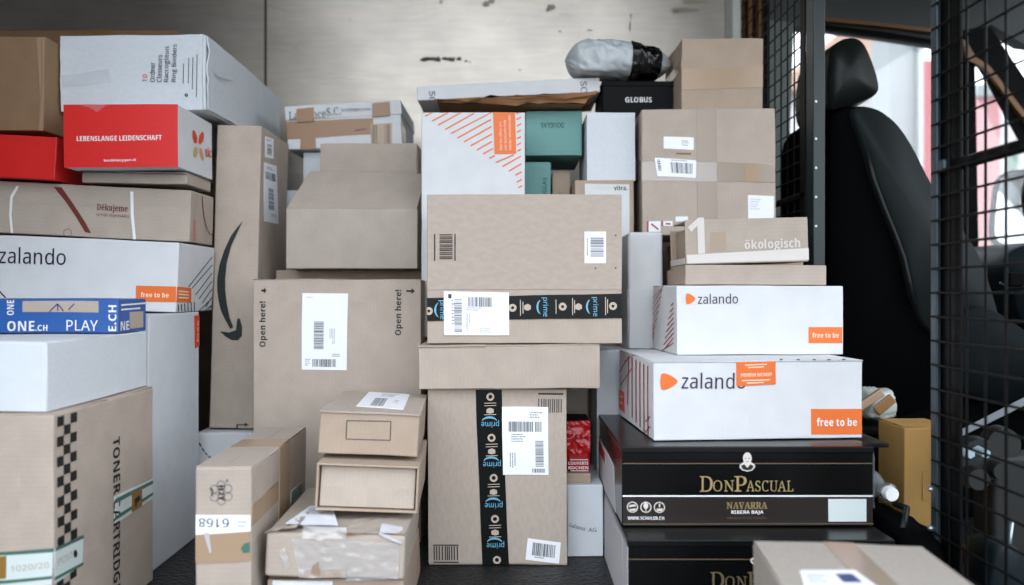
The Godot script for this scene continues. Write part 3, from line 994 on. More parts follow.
func build_left_pile() -> void:
	# toner carton at the door
	var b := carton("cardboard_box", "large brown carton with black chequered stripe and TONER CARTRIDGE print", {"X0": -1.05, "x1": 53, "D": 1.295, "base": 0.0, "h": 0.3734, "d": 0.362, "mat": M.kraft_across, "amp": 0.001})
	var squares := []
	var ub := [0.028, 0.082, 0.137, 0.192]
	for k in 3:
		var v := 0.012 + (0.0415 if k == 1 else 0.0)
		while v < 0.86:
			var c := frac(b, "right", ub[k], v, ub[k + 1], v + 0.0415)
			var s := PackedVector2Array()
			for p in c: s.append(pix(b, p))
			squares.append(s)
			v += 0.083
	polys(b, "right", squares, M.ink, "chequered_stripe", 0.0009)
	text(b, "right", "TONER CARTRIDGE", 116.5, 437, 116.5, 592, 6.6, M.ink, "sans_bold")
	for q in [["front", [-20, 552, 54, 548, 54, 584, -20, 588]], ["right", [54, 548, 83, 534.5, 82, 564, 54, 584]]]:
		var t := stick(b, q[0], q[1], M.tape_white, "sealing_tape", 0.0032 if q[0] == "front" else 0.001)
		var e: Array = q[1]
		stick(b, q[0], [e[0], e[1], e[2], e[3], e[2], e[3] + 3.4, e[0], e[1] + 3.4], M.tape_green, "border", 0.0036 if q[0] == "front" else 0.0014, t)
		stick(b, q[0], [e[0], e[1] + 29, e[2], e[3] + 27, e[2], e[3] + 30, e[0], e[1] + 32.6], M.tape_green, "border", 0.0036 if q[0] == "front" else 0.0014, t)
		if q[0] == "front":
			stick(b, "front", [-2, 555.5, 7.5, 554.5, 7.5, 577, -2, 578], M.tape_gold, "badge", 0.0036, t)
			text(b, "front", "1020/20", 12, 567.5, 50, 564, 6, M.tape_pale_print, "sans", "lettering", 0.0038 if q[0] == "front" else 0.0016, t)
		else:
			text(b, "right", "POST", 57, 562, 72, 554, 6, M.tape_pale_print, "sans", "lettering", 0.0038 if q[0] == "front" else 0.0016, t)
			polys(b, "right", [oval(74.5, 553.5, 2, 4)], M.ink, "mark", 0.0016, t)
	var t2 := stick(b, "right", [114.5, 496.5, 152.5, 478.5, 152.5, 499, 114.5, 524.5], M.tape_white, "sealing_tape", 0.001)
	stick(b, "right", [114.5, 499, 152.5, 480.5, 152.5, 484, 114.5, 503.5], M.tape_green, "border", 0.0014, t2)
	stick(b, "right", [114.5, 516.5, 152.5, 492.5, 152.5, 495.5, 114.5, 520.5], M.tape_green, "border", 0.0014, t2)
	stick(b, "right", [131.5, 493, 141.5, 488, 141.5, 506, 131.5, 512.5], M.tape_gold, "badge", 0.0015, t2)
	polys(b, "right", [PackedVector2Array([Vector2(134, 499), Vector2(139, 495), Vector2(139.5, 500), Vector2(136, 503), Vector2(136, 506.5), Vector2(134.5, 507)])], M.ink, "mark", 0.0018, t2)
	sheet(b, "front", frac(b, "front", 0.0, 0.55, 1.0, 0.995), b.mat, "flap", 0.0025)
	sheet(b, "top", frac(b, "top", 0.0, 0.51, 0.995, 0.998), b.mat, "flap", 0.003)
	sheet(b, "top", frac(b, "top", 0.0, 0.002, 0.995, 0.49), b.mat, "flap", 0.003)
	# white carton on it
	b = carton("cardboard_box", "plain white carton stacked on the brown toner carton", {"X0": -1.06, "x1": 46, "D": 1.30, "base": 0.3775, "h": 0.1065, "d": 0.36, "mat": M.white_cool, "amp": 0.001})
	sheet(b, "right", frac(b, "right", 0.004, 0.01, 0.62, 0.99), b.mat, "flap", 0.0012)
	sheet(b, "top", frac(b, "top", 0.0, 0.52, 0.996, 0.995), b.mat, "flap", 0.0015)
	# blue box with white lettering
	b = carton("printed_box", "flat blue box with white lettering and brown address window", {"X0": -1.0, "x1": 118.5, "D": 1.55, "base": 0.486, "h": 0.0625, "d": 0.118, "mat": M.blue, "amp": 0.0008})
	var k := stick(b, "front", [23, 301, 99, 301, 99, 312.5, 23, 312], M.kraft, "address_window", 0.001)
	lines(b, "front", [[50, 312, 58, 304], [58, 304, 64, 311], [58, 304, 58.5, 311], [69, 310, 75, 304]], 1.1, M.ink_violet, "pen_marks", 0.0014, k)
	text(b, "front", "ONE", 8, 326, 35, 326, 10, M.white_print, "sans_bold")
	text(b, "front", ".CH", 36, 328, 48, 328, 6, M.white_print, "sans_bold")
	text(b, "front", "PLAY", 67, 325.5, 98.5, 325.5, 10.5, M.white_print, "sans")
	text(b, "front", "ONE", 11, 315, 11, 300, 7, M.white_print, "sans_bold")
	text(b, "front", "E.CH", 113, 331, 113, 305, 8, M.white_print, "sans_bold")
	text(b, "right", "NE", 120.5, 326, 129, 325, 9, M.white_print, "sans_bold")
	stick(b, "right", [130, 312, 143, 311, 143, 327, 130, 328.5], M.kraft, "address_window", 0.001)
	lines(b, "right", [[121, 305, 145, 303], [121, 309.5, 140, 308]], 1.6, M.white_print, "small_print")
	# tall white carton behind
	b = carton("cardboard_box", "tall smooth white carton carrying the white box with diagonal stripes", {"X0": -1.22, "X1": -0.722, "D": 1.69, "base": 0.0, "h": 0.515, "d": 0.27, "mat": M.white_cool, "amp": 0.0008})
	k = stick(b, "right", [193.8, 316, 199, 315.5, 199, 346, 194.8, 349], M.orange_red, "sticker", 0.001)
	text(b, "right", "free to be", 197.0, 342, 197.0, 321, 1.8, M.pale_text, "sans_bold", "lettering", 0.0014, k)
	# white box with the diagonal stripes, text zalando
	b = carton("shoe_box", "wide white box with navy lettering and black diagonal stripes on its end", {"X0": -1.23, "X1": -0.722, "D": 1.8265, "base": 0.5275, "h": 0.1505, "d": 0.22, "roll": -2.4, "mat": M.white, "amp": 0.0009})
	text(b, "front", "zalando", -1, 255, 66, 257, 16.5, M.ink_navy, "sans")
	k = stick(b, "front", [136, 285.5, 176, 286.5, 176, 302, 136, 301.5], M.orange, "sticker", 0.001)
	text(b, "front", "free to be", 141, 294.5, 169, 295, 5, M.pale_text, "sans_bold", "lettering", 0.0014, k)
	k = stick(b, "right", [176.5, 286.5, 191, 288, 191, 302.5, 176.5, 302], M.orange, "sticker", 0.001)
	lines(b, "right", [[178, 291, 188, 292], [178, 294, 188, 295], [178, 297.5, 188, 298]], 1.4, M.pale_text, "small_print", 0.0014, k)
	var st := []
	for i in 7: st.append([188.0 + i * 3.5, 287.0 + i * 1.2 if i < 2 else 287.0 + i * 4.0, 211.5, 257.0 + i * 8.0])
	for i in 6: st.append([178.5 + i * 3.2, 311.5, 178.0 + i * 3.2, 304.5 - i * 0.6])
	st.append([199, 311, 211, 299])
	st.append([205, 311, 211, 305.5])
	lines(b, "right", st, 0.9, M.ink, "printed_stripes")
	lines(b, "front", [[-4, 296, 8, 309], [-4, 305, 2, 311], [-4, 287, 6, 298]], 1.3, M.ink, "printed_stripes")
	# flat brown box with ribbon print
	b = carton("mailing_box", "long flat brown box with printed white bands and red ribbon print", {"X0": -1.30, "X1": -0.722, "D": 1.90, "base": 0.687, "h": 0.1155, "d": 0.145, "roll": -2.6, "mat": M.kraft_grey, "amp": 0.001})
	text(b, "front", "Děkujeme", 97, 207.5, 128, 209, 8.5, M.ink_brown, "serif_bold")
	text(b, "front", "za Vaši objednávku", 96, 214.5, 129, 216, 4, M.ink_brown, "sans")
	poly(b, "front", [54, 187, 62, 187.5, 74, 205, 85, 222, 91, 233, 85, 232, 76, 217, 66, 202], M.ink_brown, "ribbon_print")
	poly(b, "front", [17, 186, 19.5, 187, 13, 198, 11.5, 215, 13, 233.5, 10.5, 233.5, 9, 215, 10.5, 197], M.white_print, "white_band")
	poly(b, "front", [130.8, 191, 134, 191.2, 134, 215, 136, 241, 133.2, 241, 131, 215], M.white_print, "white_band")
	polys(b, "front", rings([[67.5, 233, 4.2, 3.7]]), M.ink_brown, "round_print")
	sheet(b, "front", [spot(b, "front", -20, 179), spot(b, "front", 188, 192.5), spot(b, "front", 188, 207), spot(b, "front", -20, 203)], b.mat, "lid_lip", 0.0006)
	lines(b, "right", [[202, 196, 203, 215], [203, 215, 206, 228], [206, 228, 209, 234], [209, 234, 212.5, 234.5]], 0.8, M.ink_brown, "ribbon_print")
	text(b, "right", "Notino", 193.5, 240, 193.5, 220, 3.2, M.orange_red, "sans")
	# thin tray box
	b = carton("flat_box", "thin brown folding box squeezed under the red and white box", {"x0": 82, "X1": -0.722, "D": 1.888, "base": 0.803, "h": 0.023, "d": 0.15, "roll": -1.2, "mat": M.kraft_grey, "amp": 0.0008})
	sheet(b, "top", frac(b, "top", -0.01, 0.0, 1.0, 1.04), b.mat, "lid", 0.002)
	# red boxes
	b = carton("printed_box", "glossy plain red box beneath the brown carton with pale tape", {"X0": -1.36, "x1": 55, "D": 1.87, "base": 0.816, "h": 0.094, "d": 0.30, "roll": -2.6, "mat": M.red})
	sheet(b, "right", frac(b, "right", 0.0, 0.0, 0.25, 1.0), b.mat, "flap", 0.001)
	b = carton("printed_box", "red and white box with white slogan LEBENSLANGE LEIDENSCHAFT", {"x0": 64, "X1": -0.722, "D": 1.8375, "base": 0.830, "h": 0.136, "d": 0.21, "roll": 0.3, "mat": M.white, "amp": 0.0008})
	k = sheet(b, "front", frac(b, "front", 0.0, 0.0, 1.0, 1.0), M.red, "red_front", 0.001)
	text(b, "front", "LEBENSLANGE LEIDENSCHAFT", 77, 139, 162, 138, 5, M.white_print, "sans_bold", "lettering", 0.0016, k)
	text(b, "front", "baechli-bergsport.ch", 104, 161, 136, 160.5, 3.4, M.white_print, "sans_bold", "lettering", 0.0016, k)
	polys(b, "right", [PackedVector2Array([Vector2(192.3, 130), Vector2(194.5, 131), Vector2(197, 138), Vector2(196.5, 143), Vector2(194, 143.5), Vector2(192, 138)]), PackedVector2Array([Vector2(199, 135), Vector2(202, 131.5), Vector2(203.5, 134), Vector2(202.8, 141), Vector2(200, 144.5), Vector2(198, 143)])], M.orange_red, "emblem")
	polys(b, "right", [PackedVector2Array([Vector2(194.5, 147), Vector2(197, 147), Vector2(197.2, 153), Vector2(195, 158), Vector2(192.8, 156.5), Vector2(193, 151)]), PackedVector2Array([Vector2(199, 147.5), Vector2(201.5, 149.5), Vector2(203.6, 157), Vector2(203, 161), Vector2(200.8, 159.5), Vector2(198.8, 153)])], M.sand, "emblem")
	text(b, "right", "BÄC", 204.8, 152, 211, 153, 9.5, M.orange_red, "sans_bold")
	poly(b, "front", [80, 105.5, 108, 104.8, 104, 107.5, 98, 112.8, 91, 108.5], M.tape_clear, "tape", 0.0022)
	# brown carton at the top
	b = carton("cardboard_box", "dark brown carton with pale vertical tape at the top of the pile", {"X0": -1.40, "x1": 43.5, "D": 1.91, "base": 0.925, "h": 0.212, "d": 0.30, "roll": -0.8, "mat": M.kraft_dark, "amp": 0.0012})
	poly(b, "front", [36.5, 38, 44.5, 38, 44.5, 70, 43.5, 100, 45, 133, 38.5, 132.5, 40, 100, 38.5, 70], M.tape_tan, "tape", 0.001)
	lines(b, "front", [[41.5, 38, 42.2, 75], [42.2, 75, 40, 115], [40, 115, 38.5, 132]], 0.7, M.kraft_dark, "crease", 0.0016)
	# ring-binder carton
	b = carton("cardboard_box", "dented white ring binder carton above the red and white box", {"x0": 61, "x1": 206, "D": 1.97, "base": 0.979, "h": 0.178, "d": 0.64, "roll": 1.0, "mat": M.white_cool, "amp": 0.0022, "r": 0.006})
	text(b, "front", "10", 146.5, 82, 146.5, 74.5, 4.6, M.orange_red, "sans")
	text(b, "front", "Ordner", 154, 82, 154, 62.5, 5.4, M.ink_navy, "sans")
	text(b, "front", "Classeurs", 161, 82, 161, 55, 5.4, M.ink_navy, "sans")
	text(b, "front", "Raccoglitori", 168.5, 82, 168.5, 47, 6.2, M.ink_navy, "sans")
	text(b, "front", "Ring Binders", 176, 82, 176, 44.5, 6.2, M.ink_navy, "sans")
	lines(b, "front", [[185, 84, 185, 64], [190, 84, 190, 58], [194, 90, 194, 58], [198, 98, 198, 55]], 0.6, M.ink_soft, "small_print")
	polys(b, "front", rings([[188, 95.5, 1.7, 0.7]], 12), M.ink, "recycling_mark")
	sheet(b, "front", frac(b, "front", 0.004, 0.01, 0.985, 0.99), b.mat, "flap", 0.003, null, 10, 8, 0.003)
	for o in b.node.get_children():
		if o.name.begins_with("lettering") or o.name.begins_with("small_print") or o.name.begins_with("recycling"): o.position.z = 0.0062
	sheet(b, "right", frac(b, "right", 0.01, 0.02, 0.60, 0.98), b.mat, "flap", 0.003, null, 14, 10, 0.006)
	sheet(b, "front", quad(b, "front", [63, 77, 110, 70, 112, 83, 64, 88]), M.tape_clear, "tape", 0.0068)
	poly(b, "right", [209, 72, 216, 77, 224, 80, 231, 82, 224, 82, 215, 79.5], M.white_grey, "torn_edge", 0.009)
	# board carton standing behind
	b = carton("cardboard_box", "tall brown carton standing against the metal wall behind the ring binder carton", {"x0": -30, "x1": 177, "D": 2.645, "base": 0.0, "h": 1.376, "d": 0.14, "roll": 0.0, "mat": M.kraft_dark})
	stick(b, "front", [80, 30.8, 112, 30.8, 112, 33, 80, 33], M.tape_gold, "tape", 0.001)

func build_middle_pile() -> void:
	var b := carton("cardboard_box", "plain white box with curved print under the upright carton with curved arrow", {"x0": 197, "x1": 258, "D": 2.03, "base": 0.0, "h": 0.2243, "d": 0.3, "mat": M.white})
	lines(b, "front", [[199, 443, 201, 446.5], [202, 448, 204, 451.5], [205, 452.5, 207, 455], [208.5, 456, 210.5, 458], [211, 459, 213, 460]], 1.3, M.ink, "curved_print")
	sheet(b, "top", frac(b, "top", 0.0, 0.04, 1.0, 0.99), b.mat, "flap", 0.001)
	# upright carton with the big curved arrow
	b = carton("cardboard_box", "tall narrow brown carton with big dark curved arrow down its front", {"X0": -0.7345, "X1": -0.6265, "D": 2.062, "base": 0.2310, "h": 0.735, "d": 0.25, "roll": -1.5, "mat": M.kraft_across, "amp": 0.0006})
	poly(b, "front", [243, 221, 238.5, 226, 231, 236, 224.5, 250, 219.5, 265, 217.3, 278, 217.3, 290, 218.5, 300, 221, 310, 225.5, 320, 230.6, 329, 233.6, 327, 230, 318, 227, 304, 225.3, 290, 225.3, 278, 226.8, 263, 231.5, 246, 237, 234], M.ink_green, "curved_arrow")
	poly(b, "front", [220, 331, 229.5, 332.3, 236, 330, 237.5, 318.3, 240, 318.5, 242.4, 327, 242, 336, 238, 340.3, 232, 340, 226, 336.5], M.ink_green, "arrow_head")
	poly(b, "front", [236.5, 424, 247, 424, 247, 425, 238, 425, 238, 431, 247, 431, 247, 432, 236.5, 432], M.ink, "handling_mark", 0.0012)
	polys(b, "front", [PackedVector2Array([Vector2(245, 422.6), Vector2(249, 424.5), Vector2(245, 426.4)]), PackedVector2Array([Vector2(245, 429.6), Vector2(249, 431.5), Vector2(245, 433.4)])], M.ink, "handling_mark", 0.0014)
	stick(b, "right", [265, 136, 273.5, 139, 273.5, 159, 265, 157], print_label(64, 96, [["rungs", 0.25, 0.35, 0.5, 0.5], ["print", 0.2, 0.1, 0.6, 0.15, 2]]), "label")
	stick(b, "right", [264, 162, 276.5, 166, 278.5, 224, 264, 221], print_label(80, 256, [["bars", 0.1, 0.15, 0.8, 0.13], ["print", 0.2, 0.06, 0.6, 0.06, 2], ["rungs", 0.3, 0.42, 0.4, 0.36], ["print", 0.5, 0.85, 0.3, 0.06, 2]]), "label")
	# Open here!
	b = carton("cardboard_box", "big flat brown carton marked Open here on both sides", {"x0": 253, "x1": 421, "D": 1.90, "base": 0.0, "h": 0.589, "d": 0.12, "mat": M.kraft, "amp": 0.0008})
	text(b, "front", "Open here!", 263.5, 346.5, 263.5, 301, 8.2, M.ink, "sans_bold")
	text(b, "front", "Open here!", 399.2, 335.5, 399.2, 290, 8.2, M.ink, "sans_bold")
	polys(b, "front", [PackedVector2Array([Vector2(261.5, 289.2), Vector2(264.2, 289.2), Vector2(264.2, 287.2), Vector2(266.8, 290.2), Vector2(264.2, 293.2), Vector2(264.2, 291.2), Vector2(261.5, 291.2)]),
		PackedVector2Array([Vector2(406.5, 290.2), Vector2(411.5, 290.2), Vector2(411.5, 288.2), Vector2(415, 291.2), Vector2(411.5, 294.2), Vector2(411.5, 292.2), Vector2(406.5, 292.2)])], M.ink, "arrow")
	stick(b, "front", [302.5, 293, 348, 293.2, 346.5, 369.8, 301.5, 369.5], print_label(180, 300, [["rungs", 0.27, 0.37, 0.22, 0.36], ["print_down", 0.62, 0.46, 0.14, 0.22, 4], ["bars", 0.24, 0.86, 0.52, 0.10], ["print", 0.08, 0.86, 0.12, 0.1, 4], ["print", 0.68, 0.79, 0.26, 0.05, 2], ["print", 0.1, 0.05, 0.2, 0.02, 1]]), "shipping_label")
	sheet(b, "top", frac(b, "top", 0.0, 0.0, 0.55, 1.0), b.mat, "flap", 0.0018)
	# brown carton behind it, almost hidden
	b = carton("cardboard_box", "plain carton mostly hidden behind the big flat carton marked Open here", {"X0": -0.60, "X1": -0.225, "D": 2.16, "base": 0.0, "h": 0.617, "d": 0.46, "mat": M.kraft_warm})
	# open carton with flap propped up
	b = carton("cardboard_box", "open brown carton with a raised flap above the Open here carton", {"x0": 286, "x1": 417.5, "D": 2.062, "base": 0.6175, "h": 0.147, "d": 0.235, "mat": M.kraft_pale})
	var fl := loft([PackedVector3Array([Vector3(-0.157, 0.147, 0.1175), Vector3(0.157, 0.144, 0.1175), Vector3(0.157, 0.147, 0.114), Vector3(-0.157, 0.150, 0.114)]), PackedVector3Array([Vector3(-0.128, 0.253, 0.005), Vector3(0.170, 0.246, 0.005), Vector3(0.170, 0.246, 0.002), Vector3(-0.128, 0.253, 0.002)])], true, -1)
	part(b.node, "front_flap", fl, M.kraft_grey)
	b = carton("cardboard_box", "smaller brown carton behind the raised flap of the open carton", {"x0": 320, "x1": 417, "D": 2.195, "base": 0.7655, "h": 0.180, "d": 0.10, "mat": M.kraft_grey})
	sheet(b, "right", frac(b, "right", 0.05, 0.03, 0.4, 0.97), b.mat, "flap", 0.002)
	# white boxes behind
	b = carton("cardboard_box", "white box with small red mark squeezed behind the open carton", {"x0": 285, "x1": 345, "D": 2.345, "base": 0.6175, "h": 0.225, "d": 0.25, "mat": M.white_cool})
	poly(b, "front", [302, 198, 305, 197, 304.5, 206, 302, 206], M.red, "red_mark")
	b = carton("cardboard_box", "pale box under the taped white box near the metal wall", {"x0": 303, "x1": 396, "D": 2.36, "base": 0.843, "h": 0.107, "d": 0.25, "mat": M.white_cool})
	# taped white box with lid
	b = carton("cardboard_box", "white lidded box wrapped in brown tape near the metal wall", {"x0": 287.5, "x1": 402, "D": 2.33, "base": 0.957, "h": 0.090, "d": 0.30, "roll": 1.8, "mat": M.white, "amp": 0.001})
	part(b.node, "lid", rbox(b.w + 0.006, 0.040, b.d + 0.006, 0.003, 0.001, 3.0), M.white).transform = Transform3D(Basis(Vector3.BACK, deg_to_rad(1.6)), Vector3(0, 0.082, 0))
	var k := stick(b, "front", [287, 121.5, 373, 118.5, 373, 134.5, 287, 139.5], M.tape_brown, "tape", 0.001)
	stick(b, "front", [302, 122, 315, 121.5, 316, 154, 300, 155], M.tape_brown, "tape", 0.0014)
	b.h = 0.14
	stick(b, "front", [297, 109, 314, 107.5, 314.5, 121.5, 297, 122.5], M.tape_brown, "tape", 0.0062)
	stick(b, "front", [372.5, 103.8, 390, 102.4, 390.5, 116, 372.5, 117.6], M.tape_brown, "tape", 0.0062)
	text(b, "front", "Laurence", 289.5, 116, 326, 114, 8, M.ink_soft, "serif", "lettering", 0.0058)
	text(b, "front", "S.C.", 327, 112.5, 341, 111.4, 8, M.ink_soft, "serif", "lettering", 0.0058)
	text(b, "front", "La fabrique à vous", 342, 111.2, 371, 109.6, 4, M.ink_soft, "serif", "lettering", 0.0058)
	lines(b, "front", [[355, 131, 366, 129.5]], 0.8, M.ink, "pen_mark", 0.0018)
	stick(b, "front", [371, 124.5, 392, 123.3, 392, 147, 371, 147.5], print_label(96, 128, [["bars", 0.05, 0.05, 0.9, 0.9]], Color(0.72, 0.66, 0.58), Color(0.40, 0.34, 0.28)), "striped_label", 0.0018)
	stick(b, "front", [377, 125, 385, 124.6, 385, 147, 377, 147], M.tape_tan, "tape", 0.0024)
	b.h = 0.09
	sheet(b, "right", frac(b, "right", 0.0, 0.3, 0.3, 0.9), M.tape_brown, "tape", 0.001)

func tape_print(b: Dictionary, words: Array, arcs: Array, discs: Array, icons: Array, dashes: Array, parent: Node) -> void:
	for w in words: text(b, "front", "prime", w[0], w[1], w[2], w[3], w[4], M.tape_blue_print, "sans", "lettering", 0.0028, parent)
	for a in arcs: polys(b, "front", [ramp_arrow(a[0], a[1], a[2], a[3])], M.tape_blue_print, "swoosh", 0.0028, parent)
	for d in discs: polys(b, "front", rings([[d[0], d[1], 4.0, 1.5]], 16), M.tape_pale_print, "round_mark", 0.0028, parent)
	var q := []
	for i in icons:
		q.append(PackedVector2Array([Vector2(i[0] - 3.4, i[1] - 1.5), Vector2(i[0], i[1] - 3.4), Vector2(i[0] + 3.4, i[1] - 1.5), Vector2(i[0] + 3.4, i[1] + 2.2), Vector2(i[0], i[1] + 3.6), Vector2(i[0] - 3.4, i[1] + 2.2)]))
	polys(b, "front", q, M.tape_pale_print, "parcel_mark", 0.0028, parent)
	lines(b, "front", dashes, 0.9, M.tape_pale_print, "small_print", 0.0028, parent)

func build_low_pile() -> void:
	# long carton with the 8919 strip
	var b := carton("cardboard_box", "long narrow brown carton with hexagon stamp and upside-down number strip", {"x0": 195.5, "x1": 251, "D": 1.35, "base": 0.0, "h": 0.280, "d": 0.405, "yaw": 1.6, "mat": M.kraft_grey, "amp": 0.001})
	var r := []
	for i in 6: r.append([221 + 8.0 * cos(TAU * i / 6 + 0.5), 493 + 8.0 * sin(TAU * i / 6 + 0.5), 4.2, 3.7])
	polys(b, "front", rings(r, 12), M.ink_soft, "flower_stamp")
	text(b, "front", "H2Y", 221, 485.5, 221.5, 501, 5.5, M.ink, "sans_bold")
	lines(b, "front", [[211, 488, 213, 492], [226, 482, 227.5, 479.5], [211.5, 493, 213, 496.5]], 1.0, M.ink, "stamp_marks")
	var k := stick(b, "front", [195.8, 515, 250.5, 515.5, 250.5, 532, 195.8, 536], M.paper, "number_strip", 0.001)
	text(b, "front", "6168", 229, 523, 199, 522.5, 8.5, M.ink_soft, "sans", "lettering", 0.0016, k)
	lines(b, "front", [[237, 522, 247, 522.3], [238, 526, 245, 526.2]], 0.6, M.ink_soft, "small_print", 0.0016, k)
	stick(b, "front", [195.8, 535, 250.5, 531.5, 250.5, 561, 195.8, 563.5], M.tape_tan, "tape", 0.0014)
	stick(b, "front", [204, 533, 209, 532, 212, 552, 210, 553], M.white_grey, "torn_tape", 0.002)
	polys(b, "front", [PackedVector2Array([Vector2(241, 548), Vector2(245, 543), Vector2(250, 542), Vector2(250, 552), Vector2(244, 553)])], M.tape_green, "tape_print", 0.002)
	sheet(b, "right", frac(b, "right", 0.0, 0.21, 0.42, 0.33), M.tape_tan, "tape", 0.0012)
	sheet(b, "top", frac(b, "top", 0.0, 0.36, 1.0, 0.56), M.tape_tan, "tape", 0.0032)
	sheet(b, "right", frac(b, "right", 0.44, 0.0, 0.64, 1.0), M.tape_tan, "tape", 0.0014)
	flaps(b, "top", 0.5, false)
	stick(b, "right", [291, 491, 303, 481, 303, 494, 291, 503], print_label(96, 64, [["bars", 0.05, 0.1, 0.9, 0.8]], Color(0.60, 0.66, 0.62), Color(0.15, 0.2, 0.2)), "small_label", 0.0016)
	# bottom carton of the little stack
	b = carton("cardboard_box", "flattened brown carton at the bottom of the little stack", {"x0": 268, "x1": 404, "D": 1.40, "base": 0.0, "h": 0.088, "d": 0.31, "yaw": 1.5, "mat": M.kraft_warm, "amp": 0.002})
	stick(b, "front", [273, 580, 333, 581, 333, 600, 273, 600], M.paper, "label", 0.001)
	# crumpled taped carton
	b = carton("cardboard_box", "battered brown carton with torn top and shiny clear tape", {"x0": 263.5, "x1": 403, "D": 1.38, "base": 0.0935, "h": 0.0735, "d": 0.33, "yaw": 1.8, "roll": -1.8, "mat": M.kraft_grey, "amp": 0.0022, "r": 0.006})
	film(b, [292, 538, 346, 538, 346, 577, 300, 577], 61)
	film(b, [346, 540, 400, 543, 398, 578, 346, 580], 62)
	film(b, [280, 551, 285, 546, 291, 566, 286, 568], 63)
	stick(b, "front", [303, 571, 346, 571, 346, 578, 303, 578], M.tape_tan, "tape", 0.0022)
	poly(b, "front", [309, 579, 312, 566, 318, 562, 320, 577], M.tape_brown, "torn_patch", 0.0026)
	poly(b, "front", [344, 531, 356, 531, 355, 536, 344, 537], M.tape_brown, "torn_patch", 0.0026)
	# lid halves that no longer meet, and a torn corner standing up
	var w: float = b.w
	var h: float = b.h
	var d: float = b.d
	part(b.node, "torn_flap", crumple([Vector3(-w / 2, h + 0.001, d / 2 + 0.002), Vector3(-w / 2 + 0.052, h + 0.013, d / 2 + 0.004), Vector3(-w / 2 + 0.052, h + 0.010, d / 2 - 0.10), Vector3(-w / 2 + 0.03, h + 0.004, d / 2 - 0.11)], 0.004, 3), M.kraft_grey)
	part(b.node, "torn_flap", crumple([Vector3(0.012, h + 0.004, d / 2 + 0.004), Vector3(w / 2, h + 0.002, d / 2 - 0.004), Vector3(w / 2 + 0.004, h + 0.004, d / 2 - 0.14), Vector3(0.02, h + 0.004, d / 2 - 0.085)], 0.003, 5), M.kraft_grey)
	part(b.node, "torn_corner", crumple([Vector3(w / 2 - 0.042, h + 0.002, d / 2 + 0.002), Vector3(w / 2 - 0.004, h - 0.012, d / 2 + 0.006), Vector3(w / 2 - 0.006, h + 0.006, d / 2 - 0.03), Vector3(w / 2 - 0.040, h + 0.014, d / 2 - 0.02)], 0.003, 9), M.white_grey)
	part(b.node, "clear_wrap", crumple([Vector3(-0.05, h + 0.014, d / 2 + 0.004), Vector3(0.020, h + 0.013, d / 2 + 0.004), Vector3(0.020, h - 0.004, d / 2 + 0.008), Vector3(-0.05, h - 0.006, d / 2 + 0.008)], 0.004, 11), M.tape_clear)
	part(b.node, "address_label", crumple([Vector3(-0.070, h + 0.007, d / 2 - 0.150), Vector3(-0.030, h + 0.006, d / 2 - 0.150), Vector3(0.002, h + 0.009, d / 2 - 0.018), Vector3(-0.085, h + 0.009, d / 2 - 0.018)], 0.0018, 2), print_label(128, 128, [["print", 0.1, 0.1, 0.7, 0.4, 5]], Color(0.90, 0.91, 0.94)))
	# open-ended carton
	b = carton("cardboard_box", "brown carton lying with its end flap pushed inside", {"x0": 315, "x1": 417, "D": 1.46, "base": 0.183, "h": 0.081, "d": 0.27, "yaw": 3.0, "roll": -2.8, "mat": M.kraft_warm, "hollow": true})
	w = b.w; h = b.h; d = b.d
	var t := 0.004
	part(b.node, "top_panel", block(Vector3(-w / 2, h - t, -d / 2), Vector3(w / 2, h, d / 2), 0.0015), M.kraft_warm)
	part(b.node, "bottom_panel", block(Vector3(-w / 2, 0, -d / 2), Vector3(w / 2, t, d / 2), 0.0015), M.kraft_warm)
	part(b.node, "side_panel", block(Vector3(-w / 2, t, -d / 2), Vector3(-w / 2 + t, h - t, d / 2), 0.0015), M.kraft_warm)
	part(b.node, "side_panel", block(Vector3(w / 2 - t, t, -d / 2), Vector3(w / 2, h - t, d / 2), 0.0015), M.kraft_warm)
	part(b.node, "back_panel", block(Vector3(-w / 2 + t, t, -d / 2), Vector3(w / 2 - t, h - t, -d / 2 + t), 0.001), M.kraft_warm)
	var ef := part(b.node, "end_flap", block(Vector3(-w / 2 + 0.0065, 0.0, 0), Vector3(w / 2 - 0.0065, h - 0.013, 0.004), 0.001), M.kraft)
	ef.position = Vector3(0, 0.006, d / 2 - 0.010)
	ef.rotation.x = -0.10
	# small carton with frame print
	b = carton("cardboard_box", "small brown carton with printed frame and address label on its lid", {"x0": 318.5, "x1": 417.5, "D": 1.50, "base": 0.2725, "h": 0.0735, "d": 0.30, "yaw": 3.2, "roll": -3.3, "mat": M.kraft_warm, "amp": 0.0012})
	sheet(b, "top", frac(b, "top", 0.0, 0.0, 1.0, 1.012), M.kraft, "lid", 0.0028)
	lines(b, "front", [[347, 420.5, 391, 422], [391, 422, 390.5, 441], [390.5, 441, 346.5, 439], [346.5, 439, 347, 420.5]], 0.8, M.ink_soft, "frame_print")
	stick(b, "top", [369, 393, 410, 396, 403, 412, 356, 408], print_label(160, 110, [["bars", 0.28, 0.42, 0.28, 0.5], ["print", 0.36, 0.08, 0.4, 0.25, 3], ["print", 0.72, 0.5, 0.12, 0.2, 2]]), "address_label", 0.0036)
	# near carton low at the right
	b = carton("cardboard_box", "pale brown carton with navy and white label lying near the van's doorstep", {"X0": 0.320, "X1": 0.552, "D": 0.945, "base": 0.0, "h": 0.2035, "d": 0.255, "yaw": -5.0, "mat": M.kraft_ash, "amp": 0.0012})
	flaps(b, "top", 0.5, false)
	sheet(b, "top", frac(b, "top", 0.42, 0.0, 0.60, 1.0), M.tape_grey, "tape", 0.0034)
